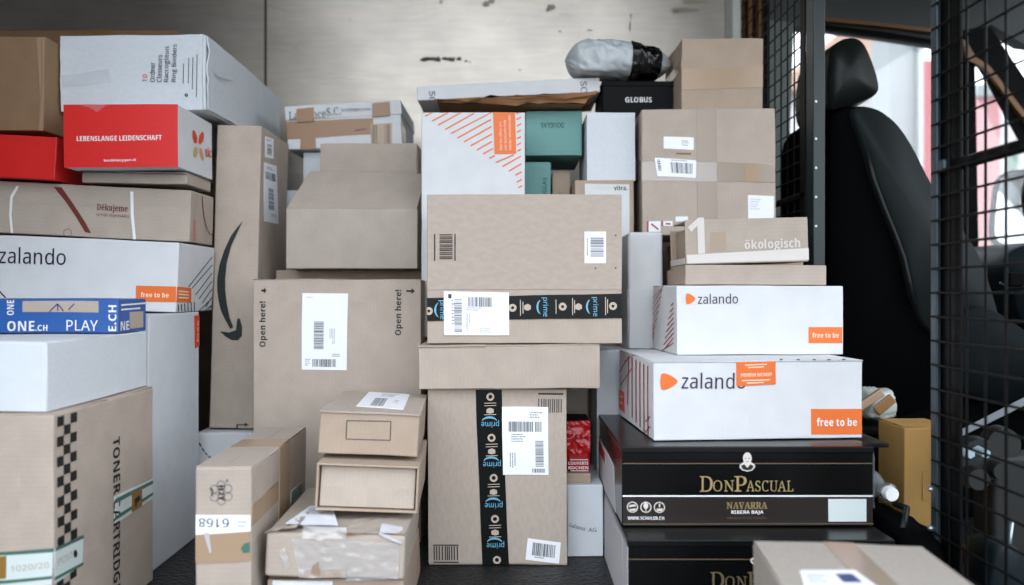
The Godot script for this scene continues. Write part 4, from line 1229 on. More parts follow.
	stick(b, "top", [800, 573.5, 855, 574, 880, 592, 806, 592], print_label(128, 80, [["fill", 0.58, 0.2, 0.3, 0.5, Color(0.25, 0.28, 0.45)], ["print", 0.08, 0.2, 0.4, 0.6, 5]]), "label", 0.0042)

# wrinkled clear tape over a front face
func film(b: Dictionary, a: Array, sd: int) -> void:
	var c := quad(b, "front", a)
	for i in 4: c[i] += Vector3(0, 0, 0.0035)
	part(b.node, "clear_tape", crumple(c, 0.0024, sd, 55.0, 20), M.tape_clear)

# a creased sheet between four corners
func crumple(c: Array, amp: float, sd: int, freq := 40.0, k := 12) -> ArrayMesh:
	var n := FastNoiseLite.new()
	n.seed = sd
	n.frequency = freq
	var f := PackedVector3Array()
	var up: Vector3 = (c[1] - c[0]).cross(c[3] - c[0]).normalized()
	var p := []
	for j in k + 1:
		for i in k + 1:
			var u := float(i) / k
			var v := float(j) / k
			var q: Vector3 = c[0].lerp(c[1], u).lerp(c[3].lerp(c[2], u), v)
			p.append(q + up * n.get_noise_3dv(q) * amp)
	for j in k:
		for i in k:
			var a := j * (k + 1) + i
			f.append_array([p[a], p[a + 1], p[a + k + 2], p[a], p[a + k + 2], p[a + k + 1]])
			for e in [a, a + k + 2, a + 1, a, a + k + 1, a + k + 2]: f.append(p[e] - up * 0.0012)
	var st := SurfaceTool.new()
	st.begin(Mesh.PRIMITIVE_TRIANGLES)
	st.set_smooth_group(0)
	for q in f:
		st.set_uv(Vector2((q - c[0]).dot((c[1] - c[0]).normalized()) / (c[1] - c[0]).length(), (q - c[0]).dot((c[3] - c[0]).normalized()) / (c[3] - c[0]).length()))
		st.add_vertex(q)
	st.index()
	st.generate_normals()
	return st.commit()

func build_back_row() -> void:
	# upper carton with black tape
	var b := carton("cardboard_box", "wide brown carton with horizontal black tape and two barcodes", {"x0": 427, "x1": 622, "D": 1.745, "base": 0.4550, "h": 0.306, "d": 0.2, "mat": M.kraft, "amp": 0.0009})
	sheet(b, "front", [spot(b, "front", 427.6, 194.5), spot(b, "front", 621.6, 194.5), spot(b, "front", 621.6, 289.6), spot(b, "front", 427.6, 289.6)], b.mat, "flap", 0.0014)
	var k := stick(b, "front", [427.2, 298, 444, 296, 622, 293, 622, 318, 427.2, 321].slice(0, 2) + [622, 293.5, 622, 318, 427.2, 321], M.tape_black, "printed_tape", 0.0022)
	tape_print(b, [[442, 300.5, 442, 319.5, 7], [545, 298, 545, 317, 7], [595, 297, 595, 316, 7]], [[440, 310, 7.5, PI / 2], [542, 307.5, 7.5, PI / 2], [591.5, 306.5, 7.5, PI / 2]], [[512.6, 308], [562.6, 306.8], [613, 306], [429, 311]], [[527.5, 307.5], [578.5, 306.5]], [[520.5, 300, 520.5, 316], [523, 302, 523, 314], [556, 300, 556, 314], [572.5, 298, 572.5, 315], [574.5, 300, 574.5, 313], [605.5, 297, 605.5, 315], [607.5, 299, 607.5, 313]], k)
	stick(b, "front", [444, 291.5, 509, 292.8, 509, 335.3, 444, 335.3], print_label(220, 150, [["bars", 0.38, 0.12, 0.36, 0.22], ["print", 0.36, 0.36, 0.28, 0.1, 2], ["rungs", 0.16, 0.18, 0.12, 0.75], ["print", 0.55, 0.84, 0.22, 0.12, 3], ["fill", 0.07, 0.06, 0.05, 0.1, Color(0.2, 0.2, 0.22)], ["print_down", 0.34, 0.5, 0.08, 0.4, 3], ["print", 0.12, 0.2, 0.05, 0.6, 8]]), "shipping_label", 0.003)
	stick(b, "front", [584.3, 231.5, 605.8, 231.5, 605.8, 263.2, 584.3, 263.2], print_label(90, 132, [["rungs", 0.28, 0.18, 0.62, 0.62], ["print_down", 0.1, 0.2, 0.14, 0.6, 1]], Color(0.92, 0.92, 0.94), Color(0.27, 0.27, 0.32)), "barcode_sticker", 0.0026)
	var bars := []
	var y := 235.0
	for wgt in [1.2, 0.6, 1.0, 0.5, 1.4, 0.6, 0.9, 0.5, 1.2, 0.7, 1.3, 0.5, 0.9]:
		bars.append([439.5, y, 452.5, y])
		y += 1.2 + wgt * 0.9
	lines(b, "front", bars, 1.1, M.ink_umber, "barcode_print", 0.0026)
	polys(b, "front", [oval(615.5, 235.3, 0.9, 0.9, 8), oval(595.5, 268, 0.9, 0.9, 8), oval(615.5, 268, 0.9, 0.9, 8)], M.ink_umber, "staple_marks", 0.0022)
	lines(b, "front", [[434.7, 234, 434.7, 261], [455, 234, 455, 261]], 1.1, M.ink, "barcode_frame", 0.0026)
	# flat carton beneath
	b = carton("cardboard_box", "low plain brown carton between the two cartons with black tape", {"x0": 418.5, "x1": 600, "D": 1.72, "base": 0.3650, "h": 0.0865, "d": 0.355, "mat": M.kraft, "amp": 0.0012})
	sheet(b, "top", frac(b, "top", 0.0, 0.0, 0.37, 1.01), b.mat, "flap", 0.0022)
	sheet(b, "top", frac(b, "top", 0.375, 0.0, 1.0, 1.0), b.mat, "flap", 0.0016)
	# lower carton with vertical black tape
	b = carton("cardboard_box", "upright brown carton with vertical black tape standing on the floor", {"x0": 428, "x1": 567, "D": 1.745, "base": 0.0, "h": 0.3625, "d": 0.3, "mat": M.kraft_across, "amp": 0.001})
	sheet(b, "front", [spot(b, "front", 428.4, 389.5), spot(b, "front", 492, 389.5), spot(b, "front", 492, 563), spot(b, "front", 428.4, 563)], b.mat, "flap", 0.002)
	sheet(b, "front", [spot(b, "front", 494, 389.5), spot(b, "front", 566.5, 389.5), spot(b, "front", 566.5, 563), spot(b, "front", 494, 563)], b.mat, "flap", 0.0026)
	k = stick(b, "front", [476, 390, 502, 390, 508.5, 566, 482, 566], M.tape_black, "printed_tape", 0.0032)
	var words := []
	var arcs := []
	for q in [[491, 424], [492.3, 464], [494, 505], [495.4, 545]]:
		words.append([q[0] + 8.5, q[1], q[0] - 9, q[1], 7.5])
		arcs.append([q[0] - 1, q[1] - 1.5, 8.0, PI])
	var dashes := []
	for q in [[490.7, 397], [492, 438], [493.6, 478], [495, 519]]:
		for e in [6.5, 9.0, 18.0]: dashes.append([q[0] - 6, q[1] + e, q[0] + 6, q[1] + e - 0.3])
	var up := []
	for e in arcs: up.append([e[0], e[1], e[2], e[3]])
	# prints on this tape lie over thicker flaps
	for e in words: text(b, "front", "prime", e[0], e[1], e[2], e[3], e[4], M.tape_blue_print, "sans", "lettering", 0.0040, k)
	for e in up: polys(b, "front", [ramp_arrow(e[0], e[1], e[2], e[3])], M.tape_blue_print, "swoosh", 0.0040, k)
	for e in [[490.7, 397, 4, 2], [492, 438, 4, 2], [493.6, 478, 4, 2], [495, 519, 4, 2], [496.5, 560, 4, 2]]: polys(b, "front", rings([e], 16), M.tape_pale_print, "round_mark", 0.0040, k)
	var q2 := []
	for i in [[490.6, 411], [492, 451.5], [493.4, 492], [495, 532.5]]:
		q2.append(PackedVector2Array([Vector2(i[0] - 3.6, i[1] - 1.6), Vector2(i[0], i[1] - 3), Vector2(i[0] + 3.6, i[1] - 1.6), Vector2(i[0] + 3.6, i[1] + 2), Vector2(i[0], i[1] + 3), Vector2(i[0] - 3.6, i[1] + 2)]))
	polys(b, "front", q2, M.tape_pale_print, "parcel_mark", 0.0040, k)
	lines(b, "front", dashes, 0.7, M.tape_pale_print, "small_print", 0.0040, k)
	stick(b, "front", [502.5, 407, 548.5, 406.5, 548.5, 474.5, 503, 475], print_label(180, 270, [["bars", 0.14, 0.22, 0.54, 0.15], ["bars", 0.72, 0.22, 0.16, 0.15], ["rungs", 0.72, 0.50, 0.18, 0.38], ["print", 0.2, 0.40, 0.4, 0.14, 4], ["print_down", 0.16, 0.68, 0.16, 0.2, 3], ["print", 0.6, 0.08, 0.3, 0.1, 3], ["bars", 0.64, 0.91, 0.28, 0.06]]), "shipping_label", 0.0044)
	bars = []
	var x := 539.0
	while x < 563:
		bars.append([x, 398.5, x, 412])
		x += 1.9 + (int(x * 7) % 3) * 0.5
	lines(b, "front", bars, 1.0, M.ink_soft, "barcode_print", 0.0036)
	lines(b, "front", [[538.5, 393.5, 563.5, 393.5]], 1.6, M.ink, "barcode_frame", 0.0036)
	bars = []
	x = 434.0
	while x < 458:
		bars.append([x, 546, x, 560])
		x += 1.9 + (int(x * 5) % 3) * 0.6
	lines(b, "front", bars, 1.1, M.ink, "barcode_print", 0.0030)
	lines(b, "front", [[433, 545, 458.5, 545], [433, 562, 458.5, 562]], 1.1, M.ink, "barcode_frame", 0.0030)
	stick(b, "front", [527.5, 538, 560.5, 542, 558.5, 563, 525, 559.5], print_label(132, 90, [["bars", 0.18, 0.16, 0.68, 0.6], ["print", 0.25, 0.80, 0.5, 0.1, 1]]), "barcode_sticker", 0.0036)
	# the gap between that carton and the wine boxes
	b = carton("cardboard_box", "white carton with curved line of small print on the floor", {"X0": 0.1165, "X1": 0.193, "D": 1.80, "base": 0.0, "h": 0.152, "d": 0.22, "mat": M.white_cool})
	text(b, "front", "Galaxus", 568.5, 524.5, 585, 529, 4, M.ink, "sans")
	text(b, "front", "AG", 588, 530, 596, 530, 4, M.ink, "sans")
	b = carton("flat_box", "flat tan box between white carton and red foil pack", {"X0": 0.1165, "X1": 0.168, "D": 1.815, "base": 0.1523, "h": 0.021, "d": 0.12, "mat": M.kraft_warm})
	b = carton("foil_pack", "shiny crinkled red foil pack in the gap beside wine boxes", {"X0": 0.1175, "X1": 0.168, "D": 1.825, "base": 0.1735, "h": 0.1105, "d": 0.09, "mat": M.red_dark, "amp": 0.0022, "r": 0.008, "cat": "pack"})
	lines(b, "front", [[570, 459, 588, 459], [570, 470, 588, 470]], 0.8, M.white_print, "print_lines", 0.002)
	text(b, "front", "COUVERTS", 568, 462.5, 588, 462.5, 3, M.white_print, "sans_bold", "lettering", 0.002)
	text(b, "front", "KOCHEN", 568, 467, 588, 467, 3, M.white_print, "sans_bold", "lettering", 0.002)
	for i in 2:
		part(b.node, "foil_fold", crumple([Vector3(-0.025, 0.110 - i * 0.035, 0.046), Vector3(0.025, 0.112 - i * 0.035, 0.046), Vector3(0.025, 0.078 - i * 0.035, 0.049), Vector3(-0.025, 0.074 - i * 0.035, 0.049)], 0.009, 51 + i), M.red_dark)
	sheet(b, "top", frac(b, "top", 0.0, 0.0, 1.0, 1.0), M.black_card, "seal", 0.003)
	lines(b, "front", [[569, 425, 578, 423], [580, 425, 587, 422], [570, 430, 586, 427]], 0.9, M.white_print, "crease_print", 0.002)
	carton("cardboard_box", "brown carton deep in the gap behind the red foil pack", {"X0": 0.122, "X1": 0.184, "D": 2.05, "base": 0.0, "h": 0.355, "d": 0.06, "mat": M.kraft_grey})
	# white carton with orange hatching
	b = carton("shoe_box", "upright white box with orange diagonal hatching and orange label", {"x0": 421.5, "x1": 525, "D": 1.985, "base": 0.4555, "h": 0.5255, "d": 0.088, "mat": M.white})
	var st := []
	for l in [[425, 116, 432, 112.5], [432, 121, 448, 112.5], [438, 125, 461, 112.5], [445, 129.5, 474, 113.5], [451, 133.5, 491, 112.5], [457.5, 138, 491, 119.5], [464, 142, 491.5, 126.5], [470.5, 146, 492, 134], [477, 150, 492, 141.5], [483, 154, 493, 148.5], [489.5, 158.5, 495, 155.5], [496, 162.5, 514, 154.5], [502.5, 166.5, 521, 156], [509, 171, 521.5, 163.5], [515.5, 175, 522, 171.5], [517, 182, 522, 179], [518.5, 187.5, 522.5, 185.5], [516, 113.5, 520, 111.5], [516.5, 119.5, 521, 117], [517, 126, 521, 123.5], [517, 132, 521, 130], [517, 138.5, 521, 136.5], [517, 145, 521, 142.5], [517.5, 151, 521, 149]]: st.append(l)
	lines(b, "front", st, 1.4, M.orange, "printed_hatching", 0.0009)
	k = stick(b, "front", [493, 111, 515, 110.5, 516.3, 153.5, 494.5, 154], M.orange, "sticker", 0.0012)
	text(b, "front", "Bitte hier öffnen und", 501, 150, 500, 122, 2.8, M.pale_text, "sans", "lettering", 0.0017, k)
	text(b, "front", "zum Rücksenden bitte", 505.5, 150, 504.5, 120, 2.8, M.pale_text, "sans", "lettering", 0.0017, k)
	text(b, "front", "wieder verschliessen", 510, 150, 509, 115, 2.8, M.pale_text, "sans", "lettering", 0.0017, k)
	# boxes behind: hidden carrier, teal boxes, tan box
	carton("cardboard_box", "brown carton hidden behind the cartons with black tape", {"X0": -0.02, "X1": 0.300, "D": 2.125, "base": 0.0, "h": 0.60, "d": 0.48, "mat": M.kraft_warm})
	b = carton("gift_box", "small upright teal box below the larger teal box", {"X0": 0.0325, "X1": 0.099, "D": 2.17, "base": 0.601, "h": 0.291, "d": 0.2, "mat": M.teal})
	k = sheet(b, "front", quad(b, "front", [525, 160, 549, 160, 549, 215, 525, 215]), M.teal, "teal_front", 0.0009)
	text(b, "front", "DOUGLAS", 544.5, 206, 544.5, 178, 4, M.teal_dark, "sans", "lettering", 0.0015, k)
	b = carton("gift_box", "wide teal gift box with upside-down lettering", {"X0": 0.034, "X1": 0.178, "D": 2.15, "base": 0.9065, "h": 0.113, "d": 0.26, "mat": M.teal})
	k = sheet(b, "front", quad(b, "front", [526.5, 112, 580.5, 112, 580.5, 151.5, 526.5, 152]), M.teal, "teal_front", 0.0009)
	text(b, "front", "DOUGLAS", 564, 125.5, 541.5, 125.5, 5, M.teal_dark, "sans", "lettering", 0.0015, k)
	b = carton("cardboard_box", "small tan carton between the teal box and the chair-maker's carton", {"X0": 0.104, "X1": 0.150, "D": 2.2, "base": 0.601, "h": 0.272, "d": 0.15, "mat": M.kraft_warm})
	# envelope of brown paper
	var en := thing("paper_envelope", "crumpled brown paper envelope under the long white flat box", "envelope", "", Transform3D(Basis(), Vector3(0.01, 1.0225, -2.20)))
	part(en, "paper", crumple([Vector3(-0.20, 0.014, -0.09), Vector3(0.19, 0.026, -0.09), Vector3(0.20, 0.030, 0.11), Vector3(-0.195, 0.010, 0.11)], 0.016, 21), M.paper_brown)
	part(en, "lower_fold", crumple([Vector3(-0.17, 0.004, 0.10), Vector3(0.17, 0.004, 0.10), Vector3(0.20, 0.029, 0.111), Vector3(-0.195, 0.011, 0.111)], 0.012, 23), M.paper_brown)
	part(en, "under_sheet", crumple([Vector3(-0.18, -0.001, -0.09), Vector3(0.15, 0.001, -0.09), Vector3(0.17, 0.004, 0.10), Vector3(-0.17, 0.003, 0.10)], 0.004, 25), M.paper_brown)
	# long flat white box
	b = carton("flat_box", "long flat white box with letters SC at both ends", {"x0": 417, "x1": 600, "D": 2.2, "base": 1.068, "h": 0.038, "d": 0.24, "roll": 2.7, "mat": M.white, "amp": 0.0005})
	text(b, "front", "SC", 432, 91.5, 432.3, 102, 6.5, M.ink, "serif")
	text(b, "front", "SC", 583.5, 81.5, 583.8, 92.5, 6.5, M.ink, "serif")
	# black box
	b = carton("gift_box", "matt black box with white GLOBUS lettering", {"x0": 602.5, "x1": 673, "D": 2.2, "base": 1.0065, "h": 0.0995, "d": 0.2, "mat": M.black_card})
	text(b, "front", "GLOBUS", 625, 99.7, 651.5, 99.7, 5.2, M.white_print, "sans_bold")
	part(b.node, "lid", block(Vector3(-b.w / 2 - 0.002, b.h - 0.012, -b.d / 2 - 0.002), Vector3(b.w / 2 + 0.002, b.h + 0.001, b.d / 2 + 0.002), 0.002), M.black_card)
	# grey poly parcel
	var pp := thing("plastic_parcel", "grey plastic mailing bag bound with shiny black tape", "parcel", "", Transform3D(Basis(Vector3.BACK, deg_to_rad(-2.5)), Vector3(0.277, 1.160, -2.22)))
	part(pp, "bag", parcel_bag(0.140, 0.047, 0.075, 41, 0.0, 1.0), M.poly_bag)
	part(pp, "black_tape", parcel_bag(0.140, 0.047, 0.075, 41, 0.60, 0.88, 0.0025), M.bag_black)
	# white box and chair-maker's box
	b = carton("cardboard_box", "smooth white box below the black lettered box", {"x0": 587, "x1": 635, "D": 2.1, "base": 0.8365, "h": 0.168, "d": 0.24, "mat": M.white_cool})
	sheet(b, "front", frac(b, "front", 0.0, 0.0, 1.0, 1.0), M.white_cool, "front_panel", 0.001)
	b = carton("cardboard_box", "brown carton with white label reading vitra under the smooth white box", {"x0": 575, "x1": 634, "D": 2.085, "base": 0.601, "h": 0.235, "d": 0.26, "mat": M.kraft_warm})
	b.node.set_meta("label", "brown carton with large white paper label under the smooth white box")
	k = stick(b, "front", [585, 183.5, 629.5, 184.5, 629.5, 250, 585, 250], M.white, "label", 0.0009)
	text(b, "front", "vitra.", 614, 188, 627.5, 188, 5, M.ink, "sans_bold", "lettering", 0.0014, k)
	text(b, "front", "OFFICE CHAIR", 594, 188, 611, 188, 3, M.chalk_print, "sans", "lettering", 0.0014, k)

# a soft bag lying along x: oval sections with folds, drawn together at the tied end
func parcel_bag(hx: float, hy: float, hz: float, sd: int, f0: float, f1: float, grow := 0.0) -> ArrayMesh:
	var n := FastNoiseLite.new()
	n.seed = sd
	n.frequency = 9.0
	n.fractal_octaves = 3
	var secs := []
	var rows := 44
	for j in rows + 1:
		var f := lerpf(f0, f1, float(j) / rows)
		var e := 1.0 - pow(absf(f * 2 - 1), 8.0)
		var squeeze := lerpf(1.0, 0.72, smoothstep(0.55, 1.0, f))
		var ring := PackedVector3Array()
		for i in 48:
			var a := TAU * i / 48
			var y := signf(sin(a)) * pow(absf(sin(a)), 0.65) * hy
			var z := signf(cos(a)) * pow(absf(cos(a)), 0.65) * hz
			var x := (f * 2 - 1) * hx
			var p := Vector3(x, y * e * squeeze, z * e * squeeze)
			var rad := Vector3(0, y, z).normalized()
			var fold := n.get_noise_3d(x * 0.6 + 0.3, y * 1.6, z * 1.6) * 0.016 + absf(n.get_noise_3d(x * 2.6, y * 3.4 + 5.0, z * 3.4)) * -0.016
			p += rad * (fold * e + grow)
			if p.y < -hy * 0.93: p.y = -hy * 0.93
			ring.append(p)
		secs.append(ring)
	return loft(secs)

func build_right_pile() -> void:
	# wine boxes
	var lower := wine_box("wine_box", "black wine carton with gold lettering at the bottom, partly hidden by pale carton", {"x0": 628, "X1": 0.648, "D": 1.442, "base": 0.0, "h": 0.139, "d": 0.36, "mat": M.black_gloss, "amp": 0.0004}, 0)
	var upper := wine_box("wine_box", "black wine carton with gold lettering carrying the larger orange-logo box", {"x0": 622, "x1": 873, "D": 1.522, "base": 0.1425, "h": 0.1405, "d": 0.395, "mat": M.black_gloss, "amp": 0.0004}, 1)
	# larger box with the orange logo
	var b := carton("shoe_box", "larger white box with orange logo and round-cornered orange sticker over its name", {"x0": 652.5, "x1": 866, "D": 1.585, "base": 0.2860, "h": 0.1450, "d": 0.33, "yaw": 4.0, "mat": M.white, "amp": 0.0008})
	polys(b, "front", [rounded_triangle(661, 373, 678, 390)], M.orange, "logo")
	text(b, "front", "zalando", 682, 380.5, 746, 380.5, 16, M.ink_plum, "sans")
	var k := stick(b, "front", [736.5, 361.5, 775.5, 361.2, 776, 384.5, 737, 386], M.orange, "sticker", 0.0016)
	lines(b, "front", [[745, 365, 767, 364.5], [748, 367.5, 764, 367], [742, 380.5, 770, 380], [747, 383, 764, 382.5]], 1.0, M.pale_text, "small_print", 0.002, k)
	text(b, "front", "PREMIUM DELIVERY", 741, 375, 772, 374.6, 3.4, M.pale_text, "sans_bold", "lettering", 0.002, k)
	k = stick(b, "front", [811.5, 409, 862, 409, 862, 434.5, 811.5, 434.5], M.orange, "sticker", 0.001)
	text(b, "front", "free to be", 817, 422, 857, 422, 8, M.white_print, "sans_bold", "lettering", 0.0016, k)
	var st := []
	for i in 5: st.append([632.5 + i * 4.0, 358.0 + i * 2.0, 632.5 + i * 4.0, 418.0 + i * 4.5])
	for l in [[620, 372, 630, 356], [620.5, 386, 632, 369], [625, 362, 634, 353], [646, 422, 651, 416], [645, 433, 651, 426], [629, 357, 628, 405]]: st.append(l)
	lines(b, "left", st, 1.0, M.dark_red_print, "printed_stripes")
	k = stick(b, "left", [619, 389, 624.5, 393, 624.5, 413, 619, 408], M.orange_red, "sticker", 0.001)
	lines(b, "left", [[620.5, 396, 623.5, 398], [620.5, 402, 623.5, 404]], 0.8, M.pale_text, "small_print", 0.0014, k)
	sheet(b, "top", frac(b, "top", 0.0, 0.0, 1.0, 0.36), b.mat, "flap", 0.0012)
	sheet(b, "top", frac(b, "top", 0.0, 0.37, 1.0, 1.004), b.mat, "flap", 0.0018)
	for x in [780, 797, 813, 828, 843]:
		stick(b, "top", [x, 360.2, x + 3, 360.2, x + 3, 361.4, x, 361.4], M.ink_plum, "slot", 0.0024)
	# smaller box with the orange logo
	b = carton("shoe_box", "smaller white box with orange logo stacked on the larger one", {"x0": 675.5, "x1": 846, "D": 1.722, "base": 0.4335, "h": 0.1400, "d": 0.20, "yaw": 4.2, "mat": M.white, "amp": 0.0008})
	polys(b, "front", [rounded_triangle(686, 293.5, 695.5, 304.5)], M.orange, "logo")
	text(b, "front", "zalando", 698, 299, 738, 299, 10, M.ink_plum, "sans")
	k = stick(b, "front", [808.5, 327, 842, 327, 842, 343, 808.5, 343], M.orange, "sticker", 0.001)
	text(b, "front", "free to be", 812, 335, 838.5, 335, 5.2, M.pale_text, "sans_bold", "lettering", 0.0016, k)
	st = []
	for i in 9:
		var x1 := 651.5 + (9 - i) * 1.4
		st.append([650.5, 298.0 + i * 5.6, x1, 298.0 + i * 5.6 - (x1 - 650.5) * 1.15])
		var x0 := 674.0 - (i + 2) * 1.25
		st.append([x0, 303.0 + i * 5.0 + (674.0 - x0) * 1.2, 674.0, 303.0 + i * 5.0])
	lines(b, "left", st, 0.9, M.dark_red_print, "printed_stripes")
	k = stick(b, "left", [648.6, 323.5, 653.5, 324, 653.5, 339, 648.6, 338], M.orange_red, "sticker", 0.001)
	sheet(b, "top", frac(b, "top", 0.0, 0.0, 1.0, 0.5), b.mat, "flap", 0.001)
	# low brown box
	b = carton("flat_box", "low brown box between smaller orange-logo box and open brown tray", {"x0": 685, "x1": 827.5, "D": 1.80, "base": 0.5755, "h": 0.0425, "d": 0.15, "yaw": 1.5, "mat": M.kraft_grey})
	part(b.node, "side_flap", crumple([Vector3(-b.w / 2, 0.040, b.d / 2 - 0.004), Vector3(-b.w / 2, 0.002, b.d / 2 - 0.004), Vector3(-b.w / 2 - 0.006, 0.002, -b.d / 2), Vector3(-b.w / 2 - 0.006, 0.034, -b.d / 2)], 0.002, 4), M.kraft_warm)
	# tray box with white print
	b = carton("cardboard_tray", "brown open-ended tray with white print 1 and ökologisch", {"x0": 685.5, "x1": 809.5, "D": 1.80, "base": 0.6225, "h": 0.0945, "d": 0.15, "yaw": 1.5, "roll": 1.5, "mat": M.kraft_grey, "amp": 0.0014, "hollow": true})
	var w: float = b.w
	var h: float = b.h
	var d: float = b.d
	part(b.node, "front_wall", block(Vector3(-w / 2, 0, d / 2 - 0.005), Vector3(w / 2, h, d / 2), 0.0022), M.kraft_grey)
	part(b.node, "back_wall", block(Vector3(-w / 2, 0, -d / 2), Vector3(w / 2, h * 0.86, -d / 2 + 0.005), 0.002), M.kraft_warm)
	part(b.node, "bottom", block(Vector3(-w / 2, 0, -d / 2 + 0.005), Vector3(w / 2, 0.004, d / 2 - 0.005), 0.001), M.kraft_warm)
	part(b.node, "top_panel", block(Vector3(-w / 2 + 0.002, h - 0.005, -d / 2 + 0.03), Vector3(w / 2, h - 0.001, d / 2 - 0.005), 0.001), M.kraft_grey)
	part(b.node, "end_wall", block(Vector3(w / 2 - 0.005, 0.004, -d / 2 + 0.005), Vector3(w / 2, h - 0.005, d / 2 - 0.005), 0.001), M.kraft_warm)
	part(b.node, "end_wall", block(Vector3(-w / 2 + 0.012, 0.004, -d / 2 + 0.005), Vector3(-w / 2 + 0.016, h * 0.82, d / 2 - 0.02), 0.001), M.kraft_warm)
	b.amp = 0.0
	stick(b, "front", [686.5, 255, 809.3, 248, 809.5, 259.8, 687.5, 263.5], M.chalk_print, "white_band", 0.0008)
	text(b, "front", "1", 688, 236, 704.5, 235.5, 36, M.chalk_print, "sans_bold")
	text(b, "front", "ökologisch", 744.5, 246, 800, 244, 12.5, M.chalk_print, "sans_bold")
	stick(b, "front", [710, 232.5, 726, 231.5, 726, 250.5, 710, 251.5], M.kraft_warm, "faded_print", 0.0006)
	# pale print edge on the open end
	stick(b, "left", [664, 262, 685, 258, 685, 264, 664, 268], M.chalk_print, "white_band", 0.0008)
	# white tall box behind
	b = carton("cardboard_box", "white carton standing upright between taped brown carton and orange-logo boxes", {"X0": 0.265, "X1": 0.345, "D": 1.94, "base": 0.4305, "h": 0.268, "d": 0.138, "mat": M.white, "r": 0.008, "amp": 0.001})
	sheet(b, "left", frac(b, "left", 0.0, 0.49, 0.98, 1.0), b.mat, "lower_flap", 0.001)
	sheet(b, "front", frac(b, "front", 0.03, 0.49, 0.97, 0.99), b.mat, "lower_flap", 0.001)
	b = carton("cardboard_box", "white carton standing behind the wine boxes left of the larger orange-logo box", {"X0": 0.193, "X1": 0.45, "D": 1.935, "base": 0.0, "h": 0.429, "d": 0.155, "mat": M.white_cool})
	carton("cardboard_box", "brown carton hidden behind the orange-logo boxes", {"X0": 0.462, "X1": 0.70, "D": 2.04, "base": 0.0, "h": 0.698, "d": 0.5, "mat": M.kraft_warm})
	# big taped carton
	b = carton("cardboard_box", "big brown carton with clear tape cross, labels and customs stickers", {"x0": 642, "x1": 775, "D": 2.06, "base": 0.699, "h": 0.306, "d": 0.30, "yaw": -1.5, "mat": M.kraft, "amp": 0.001})
	stick(b, "front", [697, 109, 716.5, 110, 717, 222, 697, 222], M.tape_grey, "tape", 0.001)
	stick(b, "front", [641.5, 161, 775, 164, 775, 183, 641.5, 180], M.tape_clear, "tape", 0.0014)
	stick(b, "front", [717, 162, 775, 165, 775, 183, 717, 181], M.tape_grey, "tape", 0.0018)
	stick(b, "front", [745, 164.5, 758, 165, 758, 183, 745, 182], M.tape_tan, "tape", 0.0022)
	stick(b, "front", [663.5, 136.5, 693.5, 137.5, 693.5, 150, 663.5, 148.5], print_label(120, 52, [["print", 0.6, 0.3, 0.3, 0.5, 3]]), "label", 0.0012)
	stick(b, "front", [654.5, 157.5, 696, 160.5, 695.5, 178, 657.5, 176], print_label(168, 72, [["bars", 0.38, 0.2, 0.54, 0.6], ["rungs", 0.05, 0.1, 0.08, 0.6], ["print", 0.4, 0.06, 0.5, 0.1, 1]]), "label", 0.0022)
	lines(b, "front", [[676, 153.5, 691, 153.8]], 1.8, M.kraft_dark, "small_print")
	stick(b, "front", [747.5, 195.5, 773.5, 196.5, 773, 220, 747.5, 220], print_label(104, 96, [["print", 0.08, 0.15, 0.5, 0.5, 5]], Color(0.90, 0.91, 0.93), Color(0.6, 0.62, 0.66)), "label", 0.0012)
	for q in [[646.5, 221, 660, 231.5], [661, 221, 672, 226]]:
		k = stick(b, "front", [q[0], q[1], q[2], q[1], q[2], q[3], q[0], q[3]], M.paper, "customs_sticker", 0.0012)
		lines(b, "front", [[q[0] + 0.7, q[1], q[0] + 0.7, q[3]], [q[0] + 4, q[1] + 2.5, q[2] - 2, q[3] - 2]], 1.6, M.dark_red_print, "sticker_print", 0.0018, k)
	stick(b, "front", [675, 216.5, 687.5, 216.5, 687.5, 221.5, 675, 221.5], M.paper, "label", 0.0012)
	stick(b, "left", [635, 160, 641.5, 160, 641.5, 180, 635, 178], M.tape_grey, "tape", 0.001)
	sheet(b, "top", frac(b, "top", 0.0, 0.0, 1.0, 0.5), b.mat, "flap", 0.0012)
	# warm brown carton on it
	b = carton("cardboard_box", "reddish-brown carton with broad tape on top of the big taped carton", {"x0": 681.5, "x1": 763, "D": 2.10, "base": 1.0065, "h": 0.181, "d": 0.22, "mat": M.kraft_warm, "amp": 0.0012})
	stick(b, "front", [681.8, 69, 762.8, 66, 762.8, 88, 681.8, 90], M.tape_tan, "tape", 0.001)
	sheet(b, "top", frac(b, "top", 0.0, 0.0, 1.0, 0.5), b.mat, "flap", 0.0012)
	sheet(b, "left", frac(b, "left", 0.0, 0.28, 1.0, 0.42), M.tape_tan, "tape", 0.001)

